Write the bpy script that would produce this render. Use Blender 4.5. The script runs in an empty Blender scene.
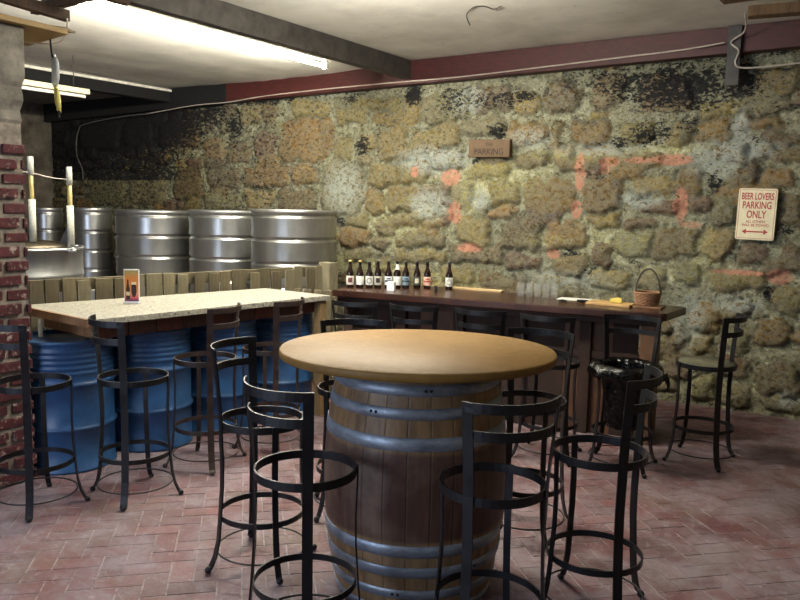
import bpy, bmesh, math, random
import numpy as np
from mathutils import Vector, Matrix

# ---------------------------------------------------------------- camera
scene = bpy.context.scene
COL = scene.collection
PI = math.pi
def set_camera():
    F, pit, roll, yaw = 763.0, .12106, -.02068, .5864
    fw = Vector((-math.sin(yaw)*math.cos(pit), math.cos(yaw)*math.cos(pit), -math.sin(pit)))
    r0 = Vector((math.cos(yaw), math.sin(yaw), 0)); u0 = r0.cross(fw)
    rt = r0*math.cos(roll) - u0*math.sin(roll); up = rt.cross(fw)
    cd = bpy.data.cameras.new('camera'); co = bpy.data.objects.new('camera', cd); COL.objects.link(co)
    m = Matrix((rt, up, -fw)).transposed().to_4x4(); m.translation = (0, 0, 1.65)
    co.matrix_world = m
    cd.sensor_width = 36; cd.lens = F/800*36; cd.clip_start = .05
    scene.camera = co
set_camera()

# ---------------------------------------------------------------- light
w = bpy.data.worlds.new('world'); scene.world = w; w.use_nodes = True
w.node_tree.nodes['Background'].inputs[0].default_value = (.62, .78, 1, 1)
w.node_tree.nodes['Background'].inputs[1].default_value = .08
def area(name, loc, target, sx, sy, power, col):
    l = bpy.data.lights.new(name, 'AREA'); l.shape = 'RECTANGLE'; l.size = sx; l.size_y = sy
    l.energy = power; l.color = col
    o = bpy.data.objects.new(name, l); COL.objects.link(o); o.location = loc
    o.rotation_euler = (Vector(target)-Vector(loc)).to_track_quat('-Z', 'Y').to_euler()
    return o
# daylight through the open doorway behind the photographer
area('doorway_daylight', (-3.4, -2.6, 1.9), (-2.0, 2.8, 0), 2.4, 2.2, 185, (.66, .78, 1))
scene.view_settings.view_transform = 'Standard'
scene.view_settings.look = 'None'
scene.view_settings.gamma = 1
scene.view_settings.exposure = -0.1
TUBE_POWER = 640
TUBE2_POWER = 900

# ---------------------------------------------------------------- materials
def srgb(h):
    if isinstance(h, str):
        c = [int(h[i:i+2], 16)/255 for i in (0, 2, 4)]
    else: c = [v/255 for v in h]
    return tuple((v/12.92 if v <= .04045 else ((v+.055)/1.055)**2.4) for v in c) + (1,)
class NT:
    def __init__(s, name):
        s.m = bpy.data.materials.new(name); s.m.use_nodes = True
        s.t = s.m.node_tree; s.b = s.t.nodes['Principled BSDF']
        s.tc = s.t.nodes.new('ShaderNodeTexCoord')
    def n(s, k, **a):
        x = s.t.nodes.new(k)
        for q, v in a.items(): setattr(x, q, v)
        return x
    def l(s, a, b): s.t.links.new(a, b)
    def noise(s, scale, detail=4, rough=.6, stretch=None, vec='Object', dist=0):
        x = s.n('ShaderNodeTexNoise'); x.inputs['Scale'].default_value = scale
        x.inputs['Detail'].default_value = detail; x.inputs['Roughness'].default_value = rough
        x.inputs['Distortion'].default_value = dist
        src = s.tc.outputs[vec]
        if stretch:
            mp = s.n('ShaderNodeMapping'); mp.inputs['Scale'].default_value = stretch
            s.l(src, mp.inputs[0]); src = mp.outputs[0]
        s.l(src, x.inputs['Vector']); return x.outputs['Fac']
    def ramp(s, f, stops):
        r = s.n('ShaderNodeValToRGB'); e = r.color_ramp.elements
        while len(e) < len(stops): e.new(.5)
        for i, (p, c) in enumerate(stops):
            e[i].position = p
            e[i].color = c if isinstance(c, tuple) and len(c) == 4 else (c, c, c, 1)
        s.l(f, r.inputs[0]); return r.outputs[0]
    def math(s, op, a, b=None, clamp=False):
        x = s.n('ShaderNodeMath', operation=op, use_clamp=clamp)
        for i, v in enumerate((a, b)):
            if v is None: continue
            if isinstance(v, (int, float)): x.inputs[i].default_value = v
            else: s.l(v, x.inputs[i])
        return x.outputs[0]
    def mix(s, f, a, b, mode='MIX'):
        x = s.n('ShaderNodeMix', data_type='RGBA', blend_type=mode)
        for i, v in ((0, f), (6, a), (7, b)):
            if isinstance(v, (int, float)): x.inputs[i].default_value = v
            elif isinstance(v, tuple): x.inputs[i].default_value = v
            else: s.l(v, x.inputs[i])
        return x.outputs[2]
    def attr(s, name):
        x = s.n('ShaderNodeAttribute', attribute_name=name); return x
    def bump(s, f, st=.3, d=.01):
        x = s.n('ShaderNodeBump'); x.inputs['Strength'].default_value = st; x.inputs['Distance'].default_value = d
        s.l(f, x.inputs['Height']); s.l(x.outputs[0], s.b.inputs['Normal'])
    def col(s, c):
        if isinstance(c, tuple): s.b.inputs['Base Color'].default_value = c
        else: s.l(c, s.b.inputs['Base Color'])
    def set(s, rough=None, metal=None, **k):
        if rough is not None:
            if isinstance(rough, (int, float)): s.b.inputs['Roughness'].default_value = rough
            else: s.l(rough, s.b.inputs['Roughness'])
        if metal is not None: s.b.inputs['Metallic'].default_value = metal
        for a, v in k.items(): s.b.inputs[a.replace('_', ' ')].default_value = v
        return s
def simple(name, c, rough=.6, metal=0, var=.12, scale=18, bump=.15, stretch=None, **k):
    t = NT(name); c = srgb(c)
    f = t.noise(scale, 5, .65, stretch)
    lo = tuple(v*(1-var*2) for v in c[:3])+(1,); hi = tuple(min(1, v*(1+var*2)) for v in c[:3])+(1,)
    t.col(t.ramp(f, [(.3, lo), (.7, hi)])); t.set(rough, metal, **k)
    if bump: t.bump(f, bump, .005)
    return t.m
def wood(name, c1, c2, rough=.6, stretch=(1, 1, 12), scale=6, bump=.2, spec=.5):
    t = NT(name); f = t.noise(scale, 6, .7, stretch, dist=.6); g = t.noise(2.3, 3, .5)
    a = t.ramp(f, [(.3, srgb(c1)), (.7, srgb(c2))])
    t.col(t.mix(t.math('MULTIPLY', g, .6), a, srgb(c1))); t.set(rough)
    t.b.inputs['Specular IOR Level'].default_value = spec
    t.bump(f, bump, .004); return t.m
def emis(name, c, s):
    t = NT(name); t.col((0, 0, 0, 1)); t.b.inputs['Emission Color'].default_value = srgb(c)
    t.b.inputs['Emission Strength'].default_value = s; return t.m

# ---------------------------------------------------------------- mesh builders
class MB:
    def __init__(s): s.v = []; s.f = []; s.sm = []
    def add(s, vs, fs, smooth=False):
        o = len(s.v); s.v += [tuple(v) for v in vs]
        s.f += [tuple(i+o for i in f) for f in fs]; s.sm += [smooth]*len(fs); return s
    def box(s, x0, y0, z0, x1, y1, z1):
        return s.add([(x0,y0,z0),(x1,y0,z0),(x1,y1,z0),(x0,y1,z0),(x0,y0,z1),(x1,y0,z1),(x1,y1,z1),(x0,y1,z1)],
            [(0,3,2,1),(4,5,6,7),(0,1,5,4),(1,2,6,5),(2,3,7,6),(3,0,4,7)])
    def prism(s, poly, z0, z1):
        n = len(poly); vs = [(x, y, z0) for x, y in poly]+[(x, y, z1) for x, y in poly]
        return s.add(vs, [tuple(range(n))[::-1], tuple(range(n, 2*n))]+[(i, (i+1) % n, (i+1) % n+n, i+n) for i in range(n)])
    def bar(s, a, b, w, h, up=(0, 0, 1)):
        a = Vector(a); b = Vector(b); d = (b-a).normalized(); up = Vector(up)
        if abs(d.dot(up)) > .99: up = Vector((1, 0, 0))
        x = d.cross(up).normalized()*w/2; y = x.cross(d).normalized()*h/2
        vs = [a-x-y, a+x-y, a+x+y, a-x+y, b-x-y, b+x-y, b+x+y, b-x+y]
        return s.add(vs, [(0,1,2,3),(4,7,6,5),(0,4,5,1),(1,5,6,2),(2,6,7,3),(3,7,4,0)])
    def lathe(s, prof, n=32, c=(0, 0, 0), smooth=True, cap=True, wob=None):
        vs = []; fs = []
        for j, (r, z) in enumerate(prof):
            for i in range(n):
                a = 2*PI*i/n; rr = r if wob is None else wob(r, z, a)
                vs.append((c[0]+rr*math.cos(a), c[1]+rr*math.sin(a), c[2]+z))
        for j in range(len(prof)-1):
            for i in range(n):
                k = (i+1) % n; fs.append((j*n+i, j*n+k, (j+1)*n+k, (j+1)*n+i))
        s.add(vs, fs, smooth)
        if cap:
            o = len(s.v)-len(vs); m = len(prof)-1
            s.f += [tuple(o+i for i in range(n))[::-1], tuple(o+m*n+i for i in range(n))]; s.sm += [False, False]
        return s
    def tube(s, pts, r, n=8, closed=False, smooth=True):
        return s.strip(pts, None, None, n, r, closed, smooth)
    def strip(s, pts, w, t, n=4, r=None, closed=False, smooth=False, outs=None):
        # sweep a flat bar (width w along the binormal, thickness t along 'out') or a round rod of radius r
        P = [Vector(p) for p in pts]; m = len(P); vs = []
        ref = None
        for i, p in enumerate(P):
            if closed: d = P[(i+1) % m]-P[i-1]
            else: d = P[min(i+1, m-1)]-P[max(i-1, 0)]
            d.normalize()
            if outs is not None:
                o = Vector(outs[i]); o = (o-d*o.dot(d)).normalized()
            else:
                if ref is None:
                    ref = Vector((0, 0, 1)) if abs(d.z) < .9 else Vector((1, 0, 0))
                o = (ref-d*ref.dot(d)).normalized(); ref = o
            b = d.cross(o)
            if r is not None:
                rr = r[i] if isinstance(r, (list, tuple)) else r
                vs += [p+o*math.cos(2*PI*k/n)*rr+b*math.sin(2*PI*k/n)*rr for k in range(n)]
            else:
                vs += [p+o*t/2+b*w/2, p-o*t/2+b*w/2, p-o*t/2-b*w/2, p+o*t/2-b*w/2]
        fs = []
        if r is None: n = 4
        for i in range(m if closed else m-1):
            j = (i+1) % m
            for k in range(n): q = (k+1) % n; fs.append((i*n+k, i*n+q, j*n+q, j*n+k))
        if not closed: fs += [tuple(range(n))[::-1], tuple((m-1)*n+k for k in range(n))]
        return s.add(vs, fs, smooth)
    def ball(s, c, r, n=10, sc=(1, 1, 1)):
        pr = [(math.sin(PI*i/n)*r+1e-5, -math.cos(PI*i/n)*r) for i in range(n+1)]
        o = len(s.v); s.lathe(pr, n*2, (0, 0, 0), cap=False)
        for i in range(o, len(s.v)):
            v = s.v[i]; s.v[i] = (c[0]+v[0]*sc[0], c[1]+v[1]*sc[1], c[2]+v[2]*sc[2])
        return s
    def xf(s, M):
        s.v = [tuple(M @ Vector(v)) for v in s.v]; return s
    def build(s, name, m, parent=None, bevel=0, loc=None, rz=0, subdiv=0):
        me = bpy.data.meshes.new(name); me.from_pydata(s.v, [], s.f)
        me.polygons.foreach_set('use_smooth', s.sm); me.update()
        bm = bmesh.new(); bm.from_mesh(me); bmesh.ops.recalc_face_normals(bm, faces=bm.faces)
        if bevel:
            es = [e for e in bm.edges if len(e.link_faces) == 2 and e.calc_face_angle(0) > .7]
            bmesh.ops.bevel(bm, geom=es, offset=bevel, segments=2, affect='EDGES', profile=.6)
        bm.to_mesh(me); bm.free()
        me.materials.append(m)
        o = bpy.data.objects.new(name, me); COL.objects.link(o)
        if parent: o.parent = parent
        if loc: o.location = loc
        o.rotation_euler.z = rz
        return o
def tag(o, label=None, cat=None, group=None, kind=None):
    if label: o['label'] = label
    if cat: o['category'] = cat
    if group: o['group'] = group
    if kind: o['kind'] = kind
    return o
def thing(name, loc, rz, label, cat, group=None):
    o = bpy.data.objects.new(name, None); COL.objects.link(o); o.empty_display_size = .1
    o.location = loc; o.rotation_euler.z = rz
    return tag(o, label, cat, group)
def struct(o): o['kind'] = 'structure'; return o
def copy_tree(o, parent=None):
    c = o.copy(); COL.objects.link(c)
    if parent: c.parent = parent; c.matrix_parent_inverse = o.matrix_parent_inverse.copy()
    for ch in [x for x in bpy.data.objects if x.parent == o]: copy_tree(ch, c)
    return c
def text_mesh(name, s, size, m, parent, M, ext=.0008, sx=1, align='CENTER', bold=0):
    cu = bpy.data.curves.new('t', 'FONT'); cu.body = s; cu.size = size; cu.align_x = align; cu.align_y = 'CENTER'
    cu.extrude = ext; cu.offset = bold
    ob = bpy.data.objects.new('t', cu); COL.objects.link(ob)
    dg = bpy.context.evaluated_depsgraph_get(); dg.update()
    me = bpy.data.meshes.new_from_object(ob.evaluated_get(dg)); bpy.data.objects.remove(ob)
    me.transform(Matrix.Diagonal((sx, 1, 1, 1))); me.transform(M); me.name = name
    me.materials.clear(); me.materials.append(m)
    o = bpy.data.objects.new(name, me); COL.objects.link(o); o.parent = parent
    return o
# value noise on numpy grids
def vnoise(x, y, seed=0):
    xi = np.floor(x).astype(np.int64); yi = np.floor(y).astype(np.int64); fx = x-xi; fy = y-yi
    fx = fx*fx*(3-2*fx); fy = fy*fy*(3-2*fy)
    def h(a, b):
        n = (a*374761393+b*668265263+seed*1442695041) & 0xffffffff
        n = ((n ^ (n >> 13))*1274126177) & 0xffffffff
        return ((n ^ (n >> 16)) & 0xffff)/65535.0
    return (h(xi, yi)*(1-fx)+h(xi+1, yi)*fx)*(1-fy)+(h(xi, yi+1)*(1-fx)+h(xi+1, yi+1)*fx)*fy
def fbm(x, y, seed=0, oct=4):
    r = 0; a = .5; t = 0
    for k in range(oct):
        r = r+a*vnoise(x*2**k, y*2**k, seed+k*17); t += a; a *= .55
    return r/t

# measured stones (x0, z0, x1, z1, tone) and paint remnants (x, z, rx, rz, strength) on the back wall, in metres
STONES=[(-5.22,2.68,-4.52,2.81,'t'),(-4.94,2.53,-4.52,2.66,'t'),(-5.45,2.54,-5.00,2.70,'t'),(-4.52,2.50,-4.33,2.78,'t'),(-4.31,2.52,-4.07,2.80,'g'),(-5.67,2.20,-5.49,2.58,'o'),(-5.46,2.16,-5.21,2.40,'t'),(-4.83,2.16,-4.45,2.50,'t'),(-4.42,2.19,-4.06,2.45,'t'),(-5.63,1.56,-5.04,2.11,'g'),(-4.98,1.86,-4.54,2.12,'t'),(-4.53,1.89,-4.22,2.14,'t'),(-5.02,1.58,-4.76,1.83,'o'),(-4.71,1.59,-4.28,1.87,'o'),(-4.29,1.67,-4.11,1.87,'o'),(-5.39,1.20,-4.94,1.42,'o'),(-5.28,1.44,-4.95,1.57,'t'),(-4.73,1.42,-4.35,1.57,'b'),(-4.30,1.44,-4.00,1.57,'o'),(-4.92,1.18,-4.69,1.31,'r'),(-4.60,1.23,-4.02,1.37,'b'),(-4.88,1.34,-4.60,1.47,'r'),(-4.61,1.07,-3.98,1.20,'t'),(-5.32,1.03,-4.91,1.18,'g'),(-4.86,0.92,-4.62,1.14,'b'),(-4.59,0.84,-4.11,1.03,'b'),(-4.19,2.53,-3.75,2.83,'g'),(-3.69,2.59,-3.29,2.84,'b'),(-3.27,2.57,-2.98,2.78,'t'),(-2.95,2.54,-2.61,2.82,'b'),(-4.20,2.26,-3.87,2.50,'t'),(-3.85,2.34,-3.34,2.54,'g'),(-3.32,2.26,-2.91,2.50,'o'),(-2.87,2.19,-2.76,2.47,'t'),(-4.19,2.02,-3.79,2.23,'t'),(-3.74,1.95,-3.28,2.11,'t'),(-3.23,2.05,-2.87,2.19,'b'),(-4.06,1.69,-3.92,1.91,'r'),(-3.89,1.66,-3.67,1.93,'g'),(-3.51,1.70,-3.17,1.93,'t'),(-3.11,1.62,-2.60,1.95,'o'),(-3.52,1.58,-3.20,1.68,'o'),(-3.87,1.28,-3.46,1.58,'t'),(-3.34,1.25,-2.91,1.57,'b'),(-2.88,1.29,-2.47,1.54,'o'),(-3.95,1.10,-3.30,1.23,'b'),(-3.26,1.08,-2.91,1.22,'r'),(-3.59,0.86,-3.08,1.03,'b'),(-4.04,0.88,-3.64,1.06,'t'),(-2.52,1.64,-2.18,1.95,'o'),(-2.09,1.79,-1.71,1.96,'t'),(-2.06,1.62,-1.68,1.76,'r'),(-2.46,1.50,-2.18,1.62,'t'),(-2.16,1.48,-1.86,1.58,'r'),(-2.24,1.26,-1.88,1.46,'g'),(-2.44,1.13,-2.24,1.36,'r'),(-1.86,1.22,-1.63,1.48,'b'),(-2.80,1.05,-2.47,1.22,'t'),(-2.41,0.94,-2.03,1.12,'t'),(-1.97,0.95,-1.76,1.16,'g'),(-3.02,0.84,-2.47,1.04,'g'),(-2.52,2.59,-2.23,2.88,'b'),(-2.69,2.24,-2.33,2.47,'o'),(-2.49,2.49,-2.36,2.57,'t'),(-2.23,2.23,-1.93,2.45,'t'),(-1.80,2.20,-1.69,2.42,'t'),(-2.24,2.03,-1.84,2.17,'t'),(-2.77,2.02,-2.39,2.13,'b'),(-2.07,2.51,-1.64,2.82,'b'),(-1.58,2.43,-1.18,2.56,'t'),(-1.58,2.24,-1.27,2.41,'o'),(-1.72,2.22,-1.59,2.40,'t'),(-1.16,2.59,-0.82,2.82,'t'),(-1.15,2.44,-0.83,2.53,'g'),(-1.23,2.33,-0.90,2.43,'o'),(-1.06,2.20,-0.77,2.31,'r'),(-1.41,2.08,-1.16,2.20,'o'),(-1.14,2.06,-0.76,2.18,'o'),(-1.73,1.80,-1.47,2.04,'o'),(-1.31,1.86,-1.04,2.05,'b'),(-1.02,1.86,-0.82,1.99,'o'),(-1.63,1.67,-1.41,1.80,'r'),(-0.85,1.57,-0.72,1.81,'b'),(-1.40,1.55,-1.21,1.81,'g'),(-1.71,1.28,-1.47,1.51,'b'),(-1.43,1.24,-1.22,1.53,'t'),(-1.16,1.26,-0.94,1.42,'r'),(-0.82,1.28,-0.70,1.43,'r'),(-1.70,1.05,-1.44,1.23,'g'),(-1.38,1.02,-0.94,1.19,'t'),(-1.51,0.65,-1.27,0.89,'o'),(-1.01,0.58,-0.74,0.80,'o'),(-1.51,0.47,-1.30,0.62,'t'),(-0.97,0.18,-0.64,0.46,'b'),(-1.29,0.79,-1.04,0.94,'t'),(-0.89,0.87,-0.67,1.07,'t'),(-1.70,0.51,-1.53,0.74,'b'),(-1.23,0.50,-1.04,0.69,'g'),(-1.29,0.28,-1.02,0.45,'r'),(-1.48,0.03,-1.30,0.27,'g'),(-1.25,0.02,-1.00,0.23,'g'),(-1.68,0.21,-1.51,0.44,'r'),(-0.90,0.05,-0.63,0.17,'g'),(-7.55,2.57,-7.33,2.81,'b'),(-7.30,2.52,-6.95,2.74,'g'),(-6.92,2.60,-6.57,2.85,'t'),(-6.55,2.64,-6.31,2.84,'b'),(-6.66,2.17,-6.34,2.55,'r'),(-6.28,2.15,-5.51,2.64,'o'),(-7.56,2.19,-7.21,2.47,'o'),(-7.14,2.16,-6.73,2.40,'b'),(-7.51,1.82,-6.94,2.09,'b'),(-6.89,1.85,-6.12,2.11,'o'),(-6.07,1.89,-5.69,2.11,'o'),(-6.85,1.62,-6.35,1.81,'t'),(-7.57,1.54,-6.94,1.77,'g'),(-6.27,1.55,-5.72,1.82,'b'),(-6.09,2.66,-5.53,2.84,'t'),(-5.66,1.15,-5.42,1.53,'t'),(-8.57,2.14,-8.19,2.31,'o'),(-8.42,2.36,-7.65,2.72,'b'),(-8.14,1.69,-7.60,2.10,'b'),(-9.07,1.61,-8.28,2.08,'g'),(-9.99,1.59,-9.16,2.09,'g'),(-10.19,2.37,-9.26,2.79,'b'),(-9.15,2.38,-8.52,2.78,'b')]
DARK=[(-1.73,2.70,0.55,0.23,1.00),(-1.26,2.73,0.22,0.20,1.00),(-2.07,2.75,0.50,0.19,0.80),(-2.43,2.82,0.36,0.19,0.60),(-2.62,2.87,0.23,0.22,0.60),(-3.92,2.73,0.25,0.22,0.70),(-3.42,2.70,0.42,0.09,0.80),(-3.15,2.72,0.12,0.06,1.00),(-4.41,2.81,0.11,0.12,1.30),(-5.06,2.31,0.12,0.12,1.00),(-5.22,2.81,0.16,0.06,0.80),(-5.39,2.92,0.80,0.09,0.70),(-1.96,2.32,0.25,0.12,0.80),(-1.63,2.41,0.11,0.12,0.70),(-2.22,2.26,0.08,0.06,1.00),(-2.79,2.48,0.17,0.05,0.50),(-9.04,2.69,1.49,0.49,1.60),(-10.19,2.53,1.36,0.49,1.60),(-7.64,2.80,0.71,0.27,1.00),(-7.02,2.61,0.17,0.27,0.90),(-6.56,2.93,0.78,0.12,1.10),(-3.67,2.23,0.09,0.18,0.70),(-3.43,2.40,0.10,0.10,1.00),(-2.95,1.51,0.10,0.06,0.40),(-1.40,1.90,0.07,0.10,0.90),(-0.83,1.53,0.06,0.05,0.80),(-0.93,1.02,0.04,0.07,1.10),(-2.63,1.26,0.10,0.05,0.90),(-2.43,1.11,0.06,0.06,0.70),(-2.38,1.97,0.13,0.04,0.70),(-2.05,1.21,0.07,0.07,0.60),(-5.37,1.47,0.13,0.07,0.90),(-1.10,2.26,0.05,0.05,0.90),(-5.58,1.01,0.12,0.35,1.20),(-1.02,1.65,0.05,0.32,0.50),(-0.91,2.51,0.21,0.04,0.60),(-0.79,0.39,0.28,0.33,0.25),(-1.48,0.12,0.32,0.27,0.40),(-1.59,3.04,0.89,0.13,0.80)]
PINK=[(-3.94,1.96,0.10,0.07,1.00),(-3.88,1.65,0.06,0.06,0.90),(-3.86,1.55,0.07,0.05,0.80),(-3.69,1.26,0.12,0.04,1.00),(-4.36,2.02,0.04,0.05,1.00),(-2.57,2.00,0.04,0.15,1.00),(-2.59,1.66,0.04,0.07,1.00),(-2.30,2.09,0.09,0.04,0.70),(-1.76,2.10,0.15,0.04,1.00),(-1.66,1.72,0.05,0.12,1.00),(-2.80,1.24,0.06,0.04,0.80),(-0.85,1.15,0.09,0.06,0.80),(-1.15,1.17,0.23,0.02,0.70),(-1.57,1.55,0.10,0.03,0.50),(-2.34,2.02,0.04,0.04,0.60),(-2.03,2.10,0.14,0.03,0.50)]
LIME=[(-3.72,1.84,0.09,0.25,1.00),(-5.29,1.02,0.42,0.09,0.80),(-2.63,2.16,0.55,0.05,1.00),(-1.95,2.19,0.42,0.04,1.00),(-4.16,0.90,0.59,0.11,0.80),(-2.74,1.37,0.38,0.06,0.70),(-1.48,1.34,0.11,0.17,0.80),(-4.55,1.51,0.50,0.32,0.60),(-3.39,1.93,0.52,0.19,0.70),(-4.94,1.01,0.53,0.07,1.00),(-2.17,1.40,0.52,0.18,0.50),(-1.47,1.13,0.47,0.07,0.60)]
PALE=[(-4.13,2.14,0.47,0.14,1.00),(-1.22,2.17,0.30,0.10,1.00),(-1.41,2.09,0.23,0.16,0.90),(-5.30,1.83,0.30,0.33,0.80),(-3.09,2.31,0.30,0.13,0.60),(-1.52,0.73,0.16,0.26,0.80),(-4.18,1.68,0.24,0.16,1.00),(-3.60,1.74,0.11,0.10,1.00),(-2.01,1.76,0.21,0.09,0.80),(-1.23,2.35,0.08,0.16,0.90),(-0.70,0.16,0.10,0.08,1.00),(-2.40,2.20,0.53,0.07,0.70),(-5.28,0.59,0.42,0.11,0.50),(-2.62,1.00,0.56,0.11,0.60),(-1.17,0.90,0.23,0.08,0.80),(-5.53,2.91,0.42,0.07,0.70),(-3.75,2.72,0.22,0.16,0.70)]

# ================================================================ THE ROOM
WY = 6.82
def wall_material():
    t = NT('painted_rubble_stone')
    sc = t.attr('stonecol').outputs['Color']; mk = t.attr('marks').outputs['Color']; mk2 = t.attr('marks2').outputs['Color']
    sep = t.n('ShaderNodeSeparateColor'); t.l(mk, sep.inputs[0])
    sep2 = t.n('ShaderNodeSeparateColor'); t.l(mk2, sep2.inputs[0])
    fine = t.noise(30, 6, .85); mid = t.noise(11, 5, .65, dist=.4); flake = t.noise(19, 7, .82, (1, 1, 1.7), dist=.5)
    big = t.noise(4.2, 4, .6)
    # stone tone, with a coarse grain and weathered patches
    grit = t.noise(60, 4, .8); crk = t.noise(16, 6, .75, (1, 1, 1.5), dist=1.6)
    st = t.mix(1, sc, t.ramp(fine, [(.28, .38), (.5, .95), (.72, 1.65)]), 'MULTIPLY')
    st = t.mix(t.ramp(t.noise(8, 5, .7, (1, 1, 1.4), dist=.8), [(.44, 0.0), (.64, .6)]), st, srgb('7d7247'))
    st = t.mix(t.ramp(t.noise(13, 5, .75, dist=1.0), [(.54, 0.0), (.62, .75)]), st, srgb('3d2c1c'))
    mort = t.ramp(t.noise(20, 6, .78, dist=.6), [(.34, srgb('2f281b')), (.42, srgb('77704d')), (.53, srgb('aaa680')), (.66, srgb('d0d0b4'))])
    mort = t.mix(1, mort, t.ramp(grit, [(.3, .45), (.5, 1.0), (.75, 1.4)]), 'MULTIPLY')
    mort = t.mix(1, mort, t.ramp(t.math('ADD', sep2.outputs[0], t.math('MULTIPLY', t.noise(1.5, 3), .5)), [(.2, .62), (.55, .98), (.95, 1.22)]), 'MULTIPLY')
    edge = t.noise(15, 6, .8, dist=.7)
    m = t.math('ADD', sep.outputs[0], t.math('MULTIPLY', t.math('SUBTRACT', edge, .5), 2.6))
    c = t.mix(t.ramp(m, [(.36, 0.0), (.56, 1.0)]), mort, st)
    c = t.mix(t.ramp(crk, [(.488, 0.0), (.50, .6), (.512, 0.0)]), c, srgb('2b2419'))
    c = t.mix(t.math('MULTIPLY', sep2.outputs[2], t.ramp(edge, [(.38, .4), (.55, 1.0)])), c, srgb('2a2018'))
    # lime and pale limewash remnants
    lm = t.math('ADD', sep2.outputs[0], t.math('SUBTRACT', flake, .5))
    c = t.mix(t.ramp(t.math('MULTIPLY', sep2.outputs[0], t.ramp(flake, [(.44, 0.0), (.60, 1.0)])), [(.05, 0.0), (.8, .75)]), c, srgb('b9b56c'))
    fl2 = t.noise(23, 5, .75, (1, 1, 1.3), dist=.8)
    c = t.mix(t.ramp(t.math('MULTIPLY', sep2.outputs[1], t.ramp(fl2, [(.38, 0.0), (.52, 1.0)])), [(.05, 0.0), (.7, .85)]), c, srgb('a9b0a8'))
    c = t.mix(t.ramp(t.noise(30, 4, .7, dist=1.2), [(.64, 0.0), (.70, .7)]), c, srgb('9ea18a'))
    # black paint remnants
    dk = t.math('ADD', sep.outputs[1], t.math('MULTIPLY', t.math('SUBTRACT', flake, .53), 4.2))
    c = t.mix(t.ramp(dk, [(.47, 0.0), (.58, .96)]), c, srgb('17181d'))
    c = t.mix(t.ramp(t.noise(21, 5, .8, (1, 1, 1.8), dist=1.0), [(.665, 0.0), (.70, .85)]), c, srgb('26262b'))
    # pink paint
    pk = t.math('MULTIPLY', t.ramp(sep.outputs[2], [(.12, 0.0), (.45, 1.0)]), t.ramp(fl2, [(.38, 0.0), (.52, 1.0)]))
    c = t.mix(t.ramp(pk, [(.2, 0.0), (.7, .85)]), c, srgb('c88d76'))
    t.col(c); t.set(.9)
    t.b.inputs['Specular IOR Level'].default_value = .2
    t.bump(t.math('ADD', t.math('MULTIPLY', mid, 1.4), t.math('ADD', fine, t.math('MULTIPLY', edge, 1.2))), .9, .024)
    return t.m
SC = dict(t='86733c', o='7f602b', b='66502d', g='7b724d', r='63452e')
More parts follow.
